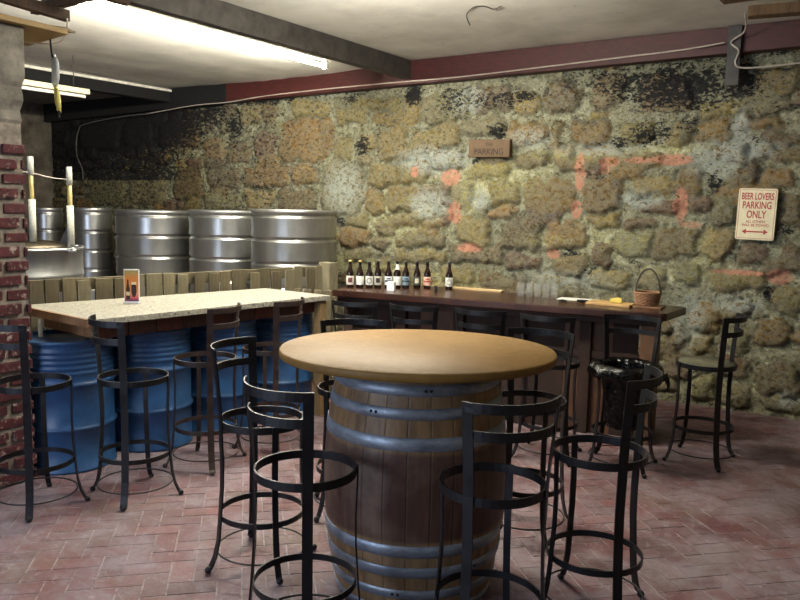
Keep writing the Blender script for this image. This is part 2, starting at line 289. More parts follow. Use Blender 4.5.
def build_back_wall():
    x0, x1, z0, z1, h = -11.0, 1.6, 0.0, 3.2, .0185
    nx = int((x1-x0)/h)+1; nz = int((z1-z0)/h)+1
    X, Z = np.meshgrid(np.linspace(x0, x1, nx), np.linspace(z0, z1, nz))
    wx = X+.09*(fbm(X*4, Z*4, 3)-.5)+.12*(fbm(X*11, Z*11, 9)-.5)
    wz = Z+.09*(fbm(X*4, Z*4, 5)-.5)+.12*(fbm(X*11, Z*11, 11)-.5)
    hgt = np.zeros_like(X); mask = np.zeros_like(X)
    base = np.array(srgb(SC['t'])[:3]); col = np.ones(X.shape+(3,))*base
    rnd = random.Random(4)
    def stamp(a, b, c, d, key):
        nonlocal hgt, mask, col
        cx, cz, hx, hz = (a+c)/2, (b+d)/2, (c-a)/2, (d-b)/2; r = min(hx, hz)*.55
        qx = np.maximum(np.abs(wx-cx)-hx+r, 0); qz = np.maximum(np.abs(wz-cz)-hz+r, 0)
        sd = np.sqrt(qx**2+qz**2)-r+np.minimum(np.maximum(np.abs(wx-cx)-hx+r, np.abs(wz-cz)-hz+r), 0)
        mk = np.clip(.5-sd/.035, 0, 1)
        cc = np.array(srgb(SC[key])[:3])*rnd.uniform(.8, 1.2)*np.array([rnd.uniform(.93, 1.07), 1, rnd.uniform(.9, 1.1)])
        tl = rnd.uniform(-.05, .05)
        hh = rnd.uniform(.6, 1.1)*(1-np.exp(np.minimum(sd, 0)/.018))+tl*(wx-cx)/max(hx, .05)
        up = mk > mask
        col = np.where(up[..., None], cc, col); hgt = np.where(up, hh, hgt); mask = np.maximum(mask, mk)
    for s in STONES: stamp(*s)
    # rows of smaller rubble wherever no large stone has been laid
    z = .05
    while z < 3.1:
        hh = rnd.uniform(.13, .26); x = x0+rnd.uniform(0, .2)
        while x < x1:
            ww = rnd.uniform(.16, .5)
            ix = int((x+ww/2-x0)/h); iz = int((z+hh/2-z0)/h)
            if 0 <= ix < nx and 0 <= iz < nz and mask[iz, max(0, ix-4):ix+5].max() < .3:
                keep = rnd.random() < (.9 if x < -8 or x > -.7 or z < .8 else .75)
                if keep: stamp(x+.02, z+.02, x+ww-.02, z+hh-.02, rnd.choice('tobggrt'))
            x += ww
        z += hh
    def blobf(L, pw=1.2):
        f = np.zeros_like(X)
        for a, b, ra, rb, k in L:
            f = np.maximum(f, k*np.exp(-(((X-a)/ra)**2+((Z-b)/rb)**2)**pw*.8))
        return f
    dark = blobf(DARK); dark = np.maximum(dark, np.clip((Z-2.86)/.08, 0, 1)*.8)
    # left end of the wall still wears most of its black paint above a straight line
    lft = np.clip((-6.9-X)/1.6, 0, 1)
    dark = np.maximum(dark, .46*np.clip((-4.4-X)/2.0, 0, 1)); dark = np.maximum(dark, .17+.14*np.clip((Z-1.9)/.6, 0, 1))
    dark = np.maximum(dark, lft*np.where(Z > 1.95, .75+.25*lft, .50))
    pink = blobf(PINK); lime = blobf(LIME); pale = blobf(PALE)
    lime = np.maximum(lime, .35*np.clip((X+7)/2, 0, 1)*np.clip((1.2+X)/1, 0, 1))
    pale = np.maximum(pale, .25)*np.where(X < -7.5, .5, 1)
    edge_band = np.exp(-((mask-.35)/.22)**2)*np.clip(fbm(X*6, Z*6, 41)*2.2-.55, 0, 1)*(mask > .02)
    Y = WY-.042*mask*hgt+.045*edge_band-.02*(fbm(X*7, Z*7, 21)-.5)-.012*(fbm(X*25, Z*25, 33)-.5)
    vs = np.stack([X, Y, Z], -1).reshape(-1, 3)
    I = np.arange(nx*nz).reshape(nz, nx)
    q = np.stack([I[:-1, :-1], I[:-1, 1:], I[1:, 1:], I[1:, :-1]], -1).reshape(-1, 4)
    me = bpy.data.meshes.new('wall_back')
    me.vertices.add(len(vs)); me.vertices.foreach_set('co', vs.ravel())
    me.loops.add(q.size); me.loops.foreach_set('vertex_index', q.ravel())
    me.polygons.add(len(q)); me.polygons.foreach_set('loop_start', np.arange(0, q.size, 4))
    me.polygons.foreach_set('use_smooth', np.ones(len(q), bool)); me.update(calc_edges=True)
    def att(n, arr):
        a = me.attributes.new(n, 'FLOAT_COLOR', 'POINT')
        a.data.foreach_set('color', np.concatenate([arr.reshape(-1, 3), np.ones((arr.size//3, 1))], 1).astype(np.float32).ravel())
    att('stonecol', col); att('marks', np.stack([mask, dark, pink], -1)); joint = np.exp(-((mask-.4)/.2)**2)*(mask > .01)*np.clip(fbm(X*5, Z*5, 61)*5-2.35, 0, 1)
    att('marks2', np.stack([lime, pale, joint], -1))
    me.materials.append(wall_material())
    o = bpy.data.objects.new('wall_back', me); COL.objects.link(o); return struct(o)
build_back_wall()

def floor_material():
    t = NT('worn_red_brick_floor')
    at = t.attr('tone').outputs['Color']; sep = t.n('ShaderNodeSeparateColor'); t.l(at, sep.inputs[0])
    big = t.noise(1.1, 5, .62, dist=.5); mid = t.noise(5, 7, .78, dist=.5); fine = t.noise(34, 6, .8)
    c = t.ramp(sep.outputs[0], [(.0, srgb('4c2a2b')), (.5, srgb('5b3032')), (1, srgb('683b38'))])
    c = t.mix(1, c, t.ramp(fine, [(.25, .55), (.5, 1.0), (.75, 1.4)]), 'MULTIPLY')
    c = t.mix(t.ramp(t.noise(2.6, 5, .7), [(.48, 0.0), (.62, .6)]), c, srgb('544335'))
    joint = t.mix(t.ramp(t.noise(9, 5, .7), [(.42, 0.0), (.58, 1.0)]), srgb('4b3836'), srgb('a29a9a'))
    c = t.mix(t.math('MULTIPLY', sep.outputs[1], .75), c, joint)
    d = t.math('ADD', t.math('MULTIPLY', big, .45), t.math('MULTIPLY', mid, .6))
    c = t.mix(t.ramp(d, [(.45, .08), (.53, .42), (.59, .75), (.70, .92)]), c, srgb('857a80'))
    c = t.mix(t.ramp(t.noise(13, 6, .85, dist=.8), [(.56, 0.0), (.66, .55)]), c, srgb('9c9296'))
    t.col(c); t.set(t.ramp(d, [(.4, .5), (.6, .8)])); t.b.inputs['Specular IOR Level'].default_value = .4
    t.bump(t.math('ADD', mid, fine), .5, .006); return t.m
def build_floor():
    vs = []; fs = []; tone = []
    def quad(P, tn):
        o = len(vs); vs.extend(P); fs.append((o, o+1, o+2, o+3)); tone.append(tn)
    # mortar bed
    quad([(-11, -3.5, -.0022), (3, -3.5, -.0022), (3, 7, -.0022), (-11, 7, -.0022)], (.5, 1))
    W = .105; g = .0022; b = .002; rnd = random.Random(2); c45 = math.sqrt(.5); wob = lambda: rnd.uniform(-.0007, .0007)
    def brick(cx0, cy0, cx1, cy1):
        mx, my = (cx0+cx1)/2*W, (cy0+cy1)/2*W
        X = (mx-my)*c45-1.6; Y = (mx+my)*c45+2.6
        if not (-7.4 < X < 1.6 and .2 < Y < 6.95): return
        tn = (rnd.random(), 0); h = rnd.uniform(-.0008, .0006)
        a0, b0, a1, b1 = cx0*W+g, cy0*W+g, cx1*W-g, cy1*W-g
        R = lambda x, y, z: ((x-y)*c45-1.6, (x+y)*c45+2.6, z)
        top = [R(a0+b, b0+b, h+wob()), R(a1-b, b0+b, h+wob()), R(a1-b, b1-b, h+wob()), R(a0+b, b1-b, h+wob())]
        bot = [R(a0, b0, -.006), R(a1, b0, -.006), R(a1, b1, -.006), R(a0, b1, -.006)]
        quad(top, tn)
        for i in range(4):
            j = (i+1) % 4; quad([bot[i], bot[j], top[j], top[i]], (tn[0], .35))
    N = 75
    for p in range(-N, N):
        for q in range(-N, N):
            x = p+2*q; y = p-2*q
            if abs(x) > 80 or abs(y) > 80: continue
            brick(x, y, x+2, y+1); brick(x, y+1, x+1, y+3)
    me = bpy.data.meshes.new('floor'); me.from_pydata(vs, [], fs); me.update()
    a = me.attributes.new('tone', 'FLOAT_COLOR', 'CORNER')
    a.data.foreach_set('color', np.array([(t[0], t[1], 0, 1) for t in tone for _ in range(4)], np.float32).ravel())
    me.materials.append(floor_material())
    o = bpy.data.objects.new('floor', me); COL.objects.link(o); struct(o)
build_floor()

def ceiling_material():
    t = NT('limewashed_ceiling_boards'); a = t.noise(1.6, 5, .6); f = t.noise(14, 5, .7)
    c = t.ramp(a, [(.3, srgb('c6c4ba')), (.6, srgb('e6e4da'))])
    c = t.mix(t.ramp(f, [(.62, 0.0), (.72, .6)]), c, srgb('7f7767')); t.col(c); t.set(.85); t.bump(f, .2, .004); return t.m
M_ceil = ceiling_material()
M_dark = simple('black_painted_beam', '35322f', .6, var=.3, scale=8)
M_red = NT('oxblood_painted_beam')
_f = M_red.noise(9, 5, .7, (1, 3, 3)); M_red.col(M_red.mix(M_red.ramp(M_red.noise(30, 4, .8), [(.66, 0.0), (.72, .6)]), M_red.ramp(_f, [(.3, srgb('33110f')), (.7, srgb('4d1c1a'))]), srgb('8a6a64'))); M_red.set(.6); M_red.bump(_f, .3, .004); M_red = M_red.m
M_black = simple('soot_black', '0a0a0b', .9, var=.3)
# ceilings: right bay, middle bay between beams, low dim bay at the left
struct(MB().box(-4.42, -3.5, 3.14, 3, 6.9, 3.2).build('ceiling', M_ceil))
m = MB()
gx, gy = 28, 24
vs = []; rnd = random.Random(8)
for j in range(gy+1):
    for i in range(gx+1):
        x = -8.1+3.68*i/gx; y = -3.5+10.3*j/gy
        sag = .05*math.sin((x+8.1)/3.68*PI)+rnd.uniform(-.006, .006)
        vs.append((x, y, 3.12-sag*.8))
m.add(vs, [(j*(gx+1)+i, j*(gx+1)+i+1, (j+1)*(gx+1)+i+1, (j+1)*(gx+1)+i) for j in range(gy) for i in range(gx)], True)
m.box(-8.1, -3.5, 3.125, -4.42, 6.9, 3.2)
struct(m.build('ceiling', M_ceil))
struct(MB().box(-11.1, -3.5, 3.06, -8.1, 6.9, 3.2).build('ceiling', simple('grey_ceiling_board', '6e6a64', .85)))
# beams
struct(MB().box(-4.47, -3.4, 2.95, -4.38, 6.80, 3.139).build('trim_1', M_dark, bevel=.006))
struct(MB().box(-8.20, -3.4, 2.93, -8.06, 6.80, 3.07).build('trim_2', M_black, bevel=.004))
struct(MB().box(-8.06, -3.4, 3.055, -8.03, 6.74, 3.085).build('trim_3', simple('white_batten', 'd8d5c8', .6)))
m = MB()
def tbar(m, x0, x1, y0, y1, zb0, zt0, zb1, zt1):
    m.add([(x0,y0,zb0),(x1,y0,zb1),(x1,y1,zb1),(x0,y1,zb0),(x0,y0,zt0),(x1,y0,zt1),(x1,y1,zt1),(x0,y1,zt0)],
          [(0,3,2,1),(4,5,6,7),(0,1,5,4),(1,2,6,5),(2,3,7,6),(3,0,4,7)])
tbar(m, -7.05, 1.6, 6.70, 6.86, 2.87, 3.136, 2.96, 3.136)
struct(m.build('trim_4', M_red, bevel=.006))
m = MB(); tbar(m, -11, -7.05, 6.70, 6.86, 2.80, 3.1, 2.87, 3.1)
struct(m.build('trim_5', M_black))
# left wall and the dim right wall outside the frame
struct(MB().box(-11.1, -3.5, 0, -10.9, 6.9, 3.2).build('wall_left', simple('dull_brown_plaster', '5e574b', .9, var=.3, scale=5, bump=.5)))
struct(MB().box(1.6, -3.5, 0, 1.8, 6.9, 3.2).build('wall_right', simple('dull_stone_plaster', '6b614c', .9, var=.3, scale=5, bump=.5)))

m = MB()
m.box(-11, -3.6, 0, -4.7, -3.5, 3.2); m.box(-2.1, -3.6, 0, 1.7, -3.5, 3.2); m.box(-4.7, -3.6, 2.9, -2.1, -3.5, 3.2)
struct(m.build('wall_front', simple('pale_dirty_plaster', '8f8878', .9, var=.2, scale=4, bump=.3)))
# brick pillar
def build_pillar():
    x0, x1, y0, y1 = -4.70, -4.20, 1.75, 2.475
    m = MB(); m.box(x0+.02, y0+.02, 0, x1-.02, y1-.02, 2.10)
    struct(m.build('pillar', simple('crumbly_pale_mortar', '827a70', .95, var=.25, scale=22, bump=.8)))
    b = MB(); rnd = random.Random(5); z = .012; k = 0
    while z < 1.98:
        h = .062
        for face in (0, 1):            # faces +x and -y
            L = (y1-y0) if face == 0 else (x1-x0); p = -.11*(k % 2)
            while p < L:
                q = min(p+.215, L); p_ = max(p, 0)
                if q-p_ > .03:
                    d = rnd.uniform(-.006, .012); e = rnd.uniform(0, .01)
                    if face == 0: b.box(x1-.06, y0+p_+.006, z+rnd.uniform(0, .006), x1-.008+d, y0+q-.006-e, z+h-rnd.uniform(0, .008))
                    else: b.box(x0+p_+.006, y0+.008-d, z+rnd.uniform(0, .006), x0+q-.006, y0+.06, z+h-rnd.uniform(0, .008))
                p += .23
        z += .082; k += 1
    t = NT('dark_red_pillar_brick'); f = t.noise(14, 6, .7, dist=.5); g = t.noise(5, 4, .6)
    c = t.ramp(f, [(.3, srgb('34151a')), (.7, srgb('582226'))]); c = t.mix(t.ramp(t.noise(20, 5, .75), [(.56, 0.0), (.66, .85)]), c, srgb('b5a79c'))
    t.col(c); t.set(.85); t.bump(f, .6, .008)
    struct(b.build('pillar_brickwork', t.m, bevel=.006))
    c = MB(); ring = []
    for z_, e in ((2.045, .03), (2.09, .012), (2.14, .020), (2.2, .004), (2.27, .010), (2.33, -.004), (2.60, -.006)):
        ring.append([(x0, y0+e, z_), (x1-e, y0+e, z_), (x1-e, y1-e, z_), (x0, y1-e, z_)])
    c.add([p for r in ring for p in r], [(0, 3, 2, 1), tuple(range(24, 28))]+[(4*k+i, 4*k+(i+1) % 4, 4*k+4+(i+1) % 4, 4*k+4+i) for k in range(6) for i in range(4)])
    struct(c.build('pillar_cap', simple('grey_render', '79756c', .9, var=.3, scale=7, bump=.6), bevel=.008))
build_pillar()

# ================================================================ LIGHTS OF THE ROOM
M_white = simple('white_enamel', 'dcdcd4', .4, var=.04, bump=0)
def tube_lamp(x, y0, y1, z, power, label, on=True, rz=0):
    t = thing('fluorescent_lamp', (x, (y0+y1)/2, z), rz, label, 'ceiling lamp'); L = (y1-y0)/2
    MB().box(-.016, -L, .05, .016, L, .085).build('housing', M_white, t, bevel=.004)
    MB().box(-.022, L-.03, -.03, .022, L+.012, .04).build('end_cap', M_white, t, bevel=.004)
    MB().box(-.022, -L-.012, -.03, .022, -L+.03, .04).build('end_cap', M_white, t, bevel=.004)
    m = emis('glowing_tube', 'fff8e6', power) if on else simple('unlit_tube', 'e4e0cf', .3, var=.02, bump=0)
    MB().lathe([(.014, -L+.03), (.014, L-.03)], 14).xf(Matrix.Rotation(PI/2, 4, 'X')).build('glass_tube', m, t)
    return t
tube_lamp(-4.80, 3.15, 5.86, 2.975, TUBE_POWER, 'long lit fluorescent tube beside the dark ceiling beam')
tube_lamp(-2.75, 3.21, 4.35, 2.905, TUBE2_POWER, 'lit fluorescent tube just out of frame above the right-hand ceiling', rz=PI/2+.45)
def unlit():
    t = thing('fluorescent_lamp', (-6.95, 4.3, 2.70), 0, 'unlit pale fluorescent fitting hanging in the dark bay by the pillar', 'ceiling lamp')
    MB().box(-.04, -.55, .0, .04, .45, .05).build('housing', simple('yellowed_enamel', 'bdb594', .5, var=.05), t, bevel=.004)
    MB().lathe([(.016, -.5), (.016, .42)], 12).xf(Matrix.Translation((0, 0, -.022)) @ Matrix.Rotation(-PI/2, 4, 'X')).build('glass_tube', M_white, t)
    for y in (-.4, .3): MB().tube([(0, y, .05), (0, y, .355)], .004).build('hanger', M_dark, t)
unlit()

# ================================================================ OLD TIMBERS UP AT THE PILLAR
M_old = wood('old_brown_timber', '33241c', '5c4434', .8, (1, 8, 1), 5, .5)
M_oldx = wood('old_brown_timber_across', '33241c', '5c4434', .8, (8, 1, 1), 5, .5)
M_ply = wood('yellow_plywood', '806532', '967a44', .6, (1, 6, 1), 3, .1)
tag(MB().prism([(-4.74, 1.8), (-4.10, 1.8), (-4.15, 2.72), (-4.69, 2.80), (-4.74, 2.65)], 2.602, 2.632).build('plywood_board', M_ply, bevel=.002),
    'yellow plywood board lying across the top of the brick pillar', 'board')
def joist(a, b, w_, h_, m_, label):
    a = Vector(a); b = Vector(b); d = b-a; c_ = (a+b)/2
    o = MB().bar((0, -d.length/2, 0), (0, d.length/2, 0), w_, h_).build('timber_joist', m_, bevel=.005, loc=c_, rz=math.atan2(d.y, d.x)-PI/2)
    tag(o, label, 'timber', 'old joists above the pillar')
joist((-4.38, 1.95, 2.82), (-4.61, 3.02, 2.82), .05, .07, M_old, 'broken brown joist end just over the yellow plywood')
joist((-4.43, 2.4, 2.97), (-4.41, 3.33, 2.97), .06, .08, M_old, 'right-hand brown joist end against the white ceiling')
joist((-4.95, 3.0, 2.90), (-4.26, 2.96, 2.90), .05, .07, M_old, 'brown cross timber lying between the two broken joist ends')
joist((-4.62, 1.9, 2.74), (-4.80, 2.55, 2.74), .06, .06, M_old, 'dark joist stub at the upper left corner')
m = MB().box(-.16, -.05, 0, .10, .05, .018)
m.add([(.10,-.05,0),(.10,.05,0),(.17,.02,.004),(.10,-.05,.018),(.10,.05,.018),(.17,.02,.014)], [(0,1,2),(3,5,4),(0,2,5,3),(1,4,5,2),(0,3,4,1)])
tag(m.build('splintered_offcut', wood('grey_splinter_wood', '6c5a48', '8d7a64', .8, (6, 1, 1), 6), loc=(-4.28, 2.66, 2.634), rz=1.2), 'splintered grey offcut lying on the yellow plywood', 'offcut')
# upper right timbers and hanger
M_lt = wood('pale_brown_timber', '54402c', '8a6b48', .8, (8, 1, 1), 5, .4)
tag(MB().box(-.45, -.06, 0, .45, .06, .07).build('timber_batten', M_lt, bevel=.005, loc=(-.62, 5.95, 3.0), rz=.16), 'pale brown batten under the ceiling at the upper right corner', 'timber')
tag(MB().box(-.17, -.06, 0, .17, .06, .065).build('timber_batten', M_lt, bevel=.006, loc=(-1.02, 5.62, 3.06), rz=-.05), 'short pale timber offcut beside the dark hanger strap', 'timber')
tag(MB().box(-.05, -.012, -.23, .05, .012, .23).build('hanger_strap', M_dark, bevel=.003, loc=(-1.29, 6.66, 2.90)), 'dark flat hanger strap crossing the red beam', 'strap')
M_cable = simple('dusty_white_cable', 'b4a99c', .6, var=.1, bump=0)
def cable(name, pts, r, label, m=M_cable):
    # smooth through the points
    P = [Vector(p) for p in pts]; out = []
    for i in range(len(P)-1):
        a, b, c, d = P[max(i-1, 0)], P[i], P[i+1], P[min(i+2, len(P)-1)]
        for k in range(6):
            t = k/6; out.append(.5*((2*b)+(c-a)*t+(2*a-5*b+4*c-d)*t*t+(3*b-a-3*c+d)*t**3))
    out.append(P[-1])
    return tag(MB().tube(out, r, 6).build(name, m), label, 'cable')
cable('ceiling_cable', [(-8.5,6.67,2.80),(-7.6,6.68,2.86),(-7.0,6.68,2.865),(-6.4,6.68,2.90),(-5.5,6.68,2.92),(-4.6,6.68,2.925),(-3.8,6.68,2.925),(-3.0,6.68,2.945),(-2.2,6.68,2.97),(-1.7,6.68,2.985),(-1.36,6.63,3.0)], .0065, 'long dusty cable running along the red beam')
cable('wall_cable', [(-10.0,6.7,2.71),(-9.6,6.7,2.76),(-8.9,6.7,2.80),(-8.5,6.67,2.80)], .006, 'thin cable over the black painted stone', simple('grey_cable', '6e6a64', .6))
cable('drop_cable', [(-10.0,6.70,2.71),(-10.12,6.72,2.55),(-10.1,6.7,2.3),(-9.98,6.70,2.1),(-9.97,6.70,1.95)], .006, 'thin cable hanging down at the dark corner', simple('grey_cable', '6e6a64', .6))
cable('hanging_wire', [(-1.16,6.3,3.13),(-1.2,6.55,3.06),(-1.31,6.63,3.0),(-1.25,6.632,2.93),(-1.27,6.632,2.84),(-1.22,6.66,2.80),(-1.0,6.68,2.80),(-.5,6.68,2.82),(.3,6.68,2.83)], .0075, 'white wire curling down over the dark strap and along the beam')
cable('loose_cable', [(-4.80,2.2,2.72),(-4.785,2.3,2.62),(-4.70,2.42,2.590),(-4.55,2.60,2.585),(-4.42,2.80,2.592),(-4.40,2.87,2.66),(-4.43,2.90,2.76)], .005, 'pale cable looped under the yellow plywood')
# rag
def rag():
    t = thing('hanging_rag', (-4.36, 2.74, 2.60), 0, 'white and yellow tape strip dangling on black cord below the plywood', 'rag')
    MB().tube([(0, 0, .0), (.005, .0, -.06), (.02, .0, -.11)], .006, 6).build('cord', M_black, t)
    def strip(z0, z1, n, w0, w1, xs, name, m):
        vs = []; fs = []
        for i in range(n+1):
            k = i/n; z = z0+(z1-z0)*k; wd = w0+(w1-w0)*k; c = xs(k)
            for j in range(7):
                s = j/6-.5; vs.append((c+s*wd, .012*math.cos(s*9+3*k), z+.012*math.sin(j*2+i)))
        for i in range(n):
            for j in range(6): fs.append((i*7+j, i*7+j+1, (i+1)*7+j+1, (i+1)*7+j))
        o = MB().add(vs, fs, True).build(name, m, t); md = o.modifiers.new('s', 'SOLIDIFY'); md.thickness = .003
    strip(-.10, -.29, 8, .055, .035, lambda k: .03+.012*math.sin(k*5)+.012*k, 'white_strip', simple('white_tape', 'c9d2da', .6, var=.08))
    strip(-.28, -.42, 7, .03, .022, lambda k: .045+.02*k, 'yellow_strip', simple('yellow_tape', 'd6cc76', .6, var=.1))
    MB().box(.055, -.006, -.46, .072, .006, -.42).build('cord', M_black, t)
rag()

# ================================================================ SIGN AND PLAQUE
def sign():
    t = thing('parking_sign', (-1.050, 6.745, 1.652), 0, 'cream metal sign with red words BEER LOVERS PARKING ONLY on the stone wall', 'sign')
    t.rotation_euler = (0, math.radians(1.0), 0); t.scale = (.93, 1, .97)
    mc = simple('cream_sign_paint', 'd9cfa8', .4, var=.06, scale=12, bump=0); mr = simple('red_sign_paint', 'a8382c', .5, var=.1, bump=0)
    def plate(w, h, d, y, r=.018):
        pts = []
        for cx, cz, a0 in ((w-r, h-r, 0), (-w+r, h-r, 90), (-w+r, -h+r, 180), (w-r, -h+r, 270)):
            for k in range(5): a = math.radians(a0+k*22.5); pts.append((cx+r*math.cos(a), cz+r*math.sin(a)))
        n = len(pts); vs = [(x, y, z) for x, z in pts]+[(x, y+d, z) for x, z in pts]
        return vs, [tuple(range(n)), tuple(range(n, 2*n))[::-1]]+[(i, (i+1) % n+0, (i+1) % n+n, i+n) for i in range(n)]
    MB().add(*plate(.155, .212, .004, 0)).build('plate', mc, t)
    # red border line
    b = MB()
    for s in (-1, 1):
        b.box(s*.143-.0015, -.0012, -.2, s*.143+.0015, 0, .2); b.box(-.143, -.0012, s*.2-.0015, .143, 0, s*.2+.0015)
    b.build('border_line', mr, t)
    R = Matrix.Rotation(PI/2, 4, 'X')
    def tx(s, z, size, sx, bold=.0016): text_mesh('lettering', s, size, mr, t, Matrix.Translation((0, -.0012, z)) @ R, sx=sx, bold=bold)
    tx('BEER LOVERS', .145, .078, .56); tx('PARKING', .072, .082, .68); tx('ONLY', -.005, .085, .68)
    tx('ALL OTHERS', -.062, .03, .95, .0003); tx('WILL BE TOWED', -.092, .03, .95, .0003)
    a = MB()
    y0, y1 = -.002, 0
    pts = [(-.105, -.145), (-.07, -.122), (-.07, -.139), (.07, -.139), (.07, -.122), (.105, -.145), (.07, -.168), (.07, -.151), (-.07, -.151), (-.07, -.168)]
    n = len(pts); a.add([(x, y0, z) for x, z in pts]+[(x, y1, z) for x, z in pts], [(0,1,9),(1,2,8,9),(2,3,7,8),(3,4,5),(3,5,7),(5,6,7),]+[(i, (i+1) % n, (i+1) % n+n, i+n) for i in range(n)])
    a.build('double_arrow', mr, t)
sign()
def plaque():
    t = thing('wooden_plaque', (-3.475, 6.745, 2.235), 0, 'small carved brown wooden plaque on the upper stone wall', 'plaque')
    t.rotation_euler = (0, math.radians(1), 0)
    MB().box(-.222, -.012, -.085, .222, .035, .085).build('board', wood('orange_brown_plaque', '46300f', '64461c', .6, (8, 1, 1), 6), t, bevel=.006)
    R = Matrix.Rotation(PI/2, 4, 'X'); md = simple('burnt_lettering', '1c1008', .8, bump=0)
    text_mesh('lettering', 'THE', .045, md, t, Matrix.Translation((0, -.013, .035)) @ R)
    text_mesh('lettering', 'PARKING', .085, md, t, Matrix.Translation((0, -.013, -.035)) @ R, sx=.9)
plaque()

# ================================================================ LEFT: FENCE, VESSELS
M_pal = [wood('weathered_pallet_wood_%d' % i, a, b, .85, (3, 3, .7), 9, .5) for i, (a, b) in enumerate((('5a513c', '857a5e'), ('4c4534', '736950'), ('655f4b', '8f866c')))]
def fence():
    A = Vector((-5.19, 2.2, 0)); B = Vector((-4.49, 5.56, 0)); d = (B-A).normalized(); L = (B-A).length
    t = thing('pallet_fence', A, math.atan2(d.y, d.x), 'weathered pallet wood fence standing behind the pale bar top', 'fence')
    rnd = random.Random(3); x = 0; k = 0
    while x < L-.10:
        w_ = rnd.choice((.09, .10, .13, .095)); yy = rnd.choice((0, -.028, .012)) 
        o = MB().box(0, -.011, .02, w_, .011, 1.085+rnd.uniform(-.015, .018)).build('slat', M_pal[rnd.randrange(3)], t, bevel=.003)
        o.location = (x, yy, 0); x += w_+rnd.uniform(.008, .045); k += 1
    MB().box(L-.10, -.12, 0, L, .04, 1.13).build('end_post', M_pal[2], t, bevel=.006)
    for z in (.15, .55, 1.0): MB().box(0, .026, z, L-.1, .065, z+.09).build('rail', M_pal[1], t, bevel=.004)
fence()
def pallet_end():
    # pallet standing across the gap at the fence end, cross slats showing below the bar top
    A = Vector((-4.42, 4.99, 0)); B = Vector((-4.04, 5.05, 0)); B = A+Vector((.36, .10, 0)); 
    t = thing('pallet', A, math.atan2(.10, .36), 'upright dark pallet between the bar end and the brown counter', 'pallet')
    L = .37
    for i in range(4): MB().box(i*.095, -.012, 0, i*.095+.07, .012, .93).build('slat', M_pal[i % 2], t, bevel=.003)
    for z in (.1, .5, .8): MB().box(0, .013, z, L, .05, z+.075).build('cross_slat', M_pal[0], t, bevel=.004)
pallet_end()

def steel(name, c='9a9c9a', r=.3):
    t = NT(name); f = t.noise(3.5, 5, .6, (1, 1, .35)); g = t.noise(24, 4, .7)
    t.col(t.ramp(f, [(.3, srgb('98999a')), (.7, srgb('c8c9c4'))])); t.set(t.ramp(g, [(.3, r-.01), (.7, r+.02)]), .9)
    return t.m
M_steel = steel('scuffed_stainless_steel'); M_steel2 = steel('cloudy_stainless_steel', r=.42)
def vessel(x, y, r, top, label, sec=.235):
    t = thing('steel_keg', (x, y, 0), 0, label, 'keg', 'steel kegs behind the pallet fence')
    prof = [(r*.93, 0), (r*.95, .02)]
    z = top-.055
    zs = []
    while z > .15: zs.append(z); z -= sec
    zs = zs[::-1]
    for q in zs:
        prof += [(r*.985, q-sec*.5), (r, q-.03), (r*1.0, q-.022), (r*.955, q-.009), (r*.955, q+.009), (r*1.0, q+.022), (r, q+.03)]
    prof = sorted(prof, key=lambda p: p[1])
    prof = [p for p in prof if p[1] < top-.025]
    prof += [(r, top-.012), (r*.995, top-.004), (r*.98, top), (r*.955, top), (r*.95, top-.05), (r*.5, top-.07), (.04, top-.06)]
    MB().lathe(prof, 64).build('body', M_steel, t)
    MB().lathe([(r*.945, top-.055), (r*1.004, top-.03), (r*1.006, top-.004), (r*.99, top+.002), (r*.975, top+.002), (r*.972, top-.03)], 64, cap=False).build('rim', M_steel2, t)
    MB().lathe([(.05, top-.062), (.05, top-.02), (.03, top-.01), (.01, top-.01)], 20).build('spear_neck', M_steel2, t)
vessel(-9.6, 5.9, .20, 1.545, 'narrow steel keg far left, behind the first upright pipe')
vessel(-8.62, 5.9, .246, 1.56, 'narrow steel keg just right of the second upright pipe')
vessel(-7.45, 5.95, .455, 1.555, 'wide steel keg, third from the left of the row')
vessel(-6.42, 6.12, .43, 1.575, 'wide steel keg, second from the right of the row')
vessel(-5.26, 5.93, .435, 1.60, 'largest steel keg at the right end of the row')
struct(MB().box(-4.60, 6.3, 0, -4.15, 6.72, 1.38).build('trim_6', M_black, bevel=.01)) if False else None
def vat():
    c = (-6.10, 3.55); r = .44; top = 1.265
    t = thing('steel_vat', (c[0], c[1], 0), 0, 'round steel vat with lid behind the fence beside the brick pillar', 'vat')
    MB().lathe([(r*.98, 0), (r, .02), (r, 1.02), (r*1.012, 1.03), (r*1.012, 1.05), (r, 1.06), (r, top-.03), (r*1.03, top-.02), (r*1.03, top), (r*.97, top), (r*.96, top-.03)], 64).build('tank', M_steel2, t)
    MB().lathe([(.34, top-.03), (.34, top+.012), (.24, top+.04), (.1, top+.055), (.01, top+.055)], 48).build('lid', simple('dull_dark_lid', '4b4438', .35, .7, var=.3), t)
    v = MB().tube([(0, 0, 0), (.075, 0, 0)], .018, 12).ball((.085, 0, 0), .026).tube([(.085, 0, -.03), (.085, 0, .035)], .012, 10).tube([(.06, 0, .04), (.125, 0, .04)], .009, 8)
    v.lathe([(.03, -.005), (.03, .005)], 16)
    a = math.atan2(.18, .47)
    vo = v.build('valve', M_steel, t); vo.location = (r*math.cos(.2)-.01, r*math.sin(.2), top-.02); vo.rotation_euler.z = .2
    # triangular gusset
    MB().add([(0,0,0),(.13,.02,0),(.13,.02,.20),(0,.012,0),(.13,.032,0),(.13,.032,.20)], [(0,1,2),(3,5,4),(0,3,4,1),(1,4,5,2),(2,5,3,0)]).build('gusset', M_steel2, t, loc=(.13, .21, top+.0))
    ms = simple('white_chipped_paint', 'c9c7b6', .5, var=.08); my = simple('yellowed_pipe', '9c8a58', .45, var=.15)
    return t, top
vat_t, vat_top = vat()
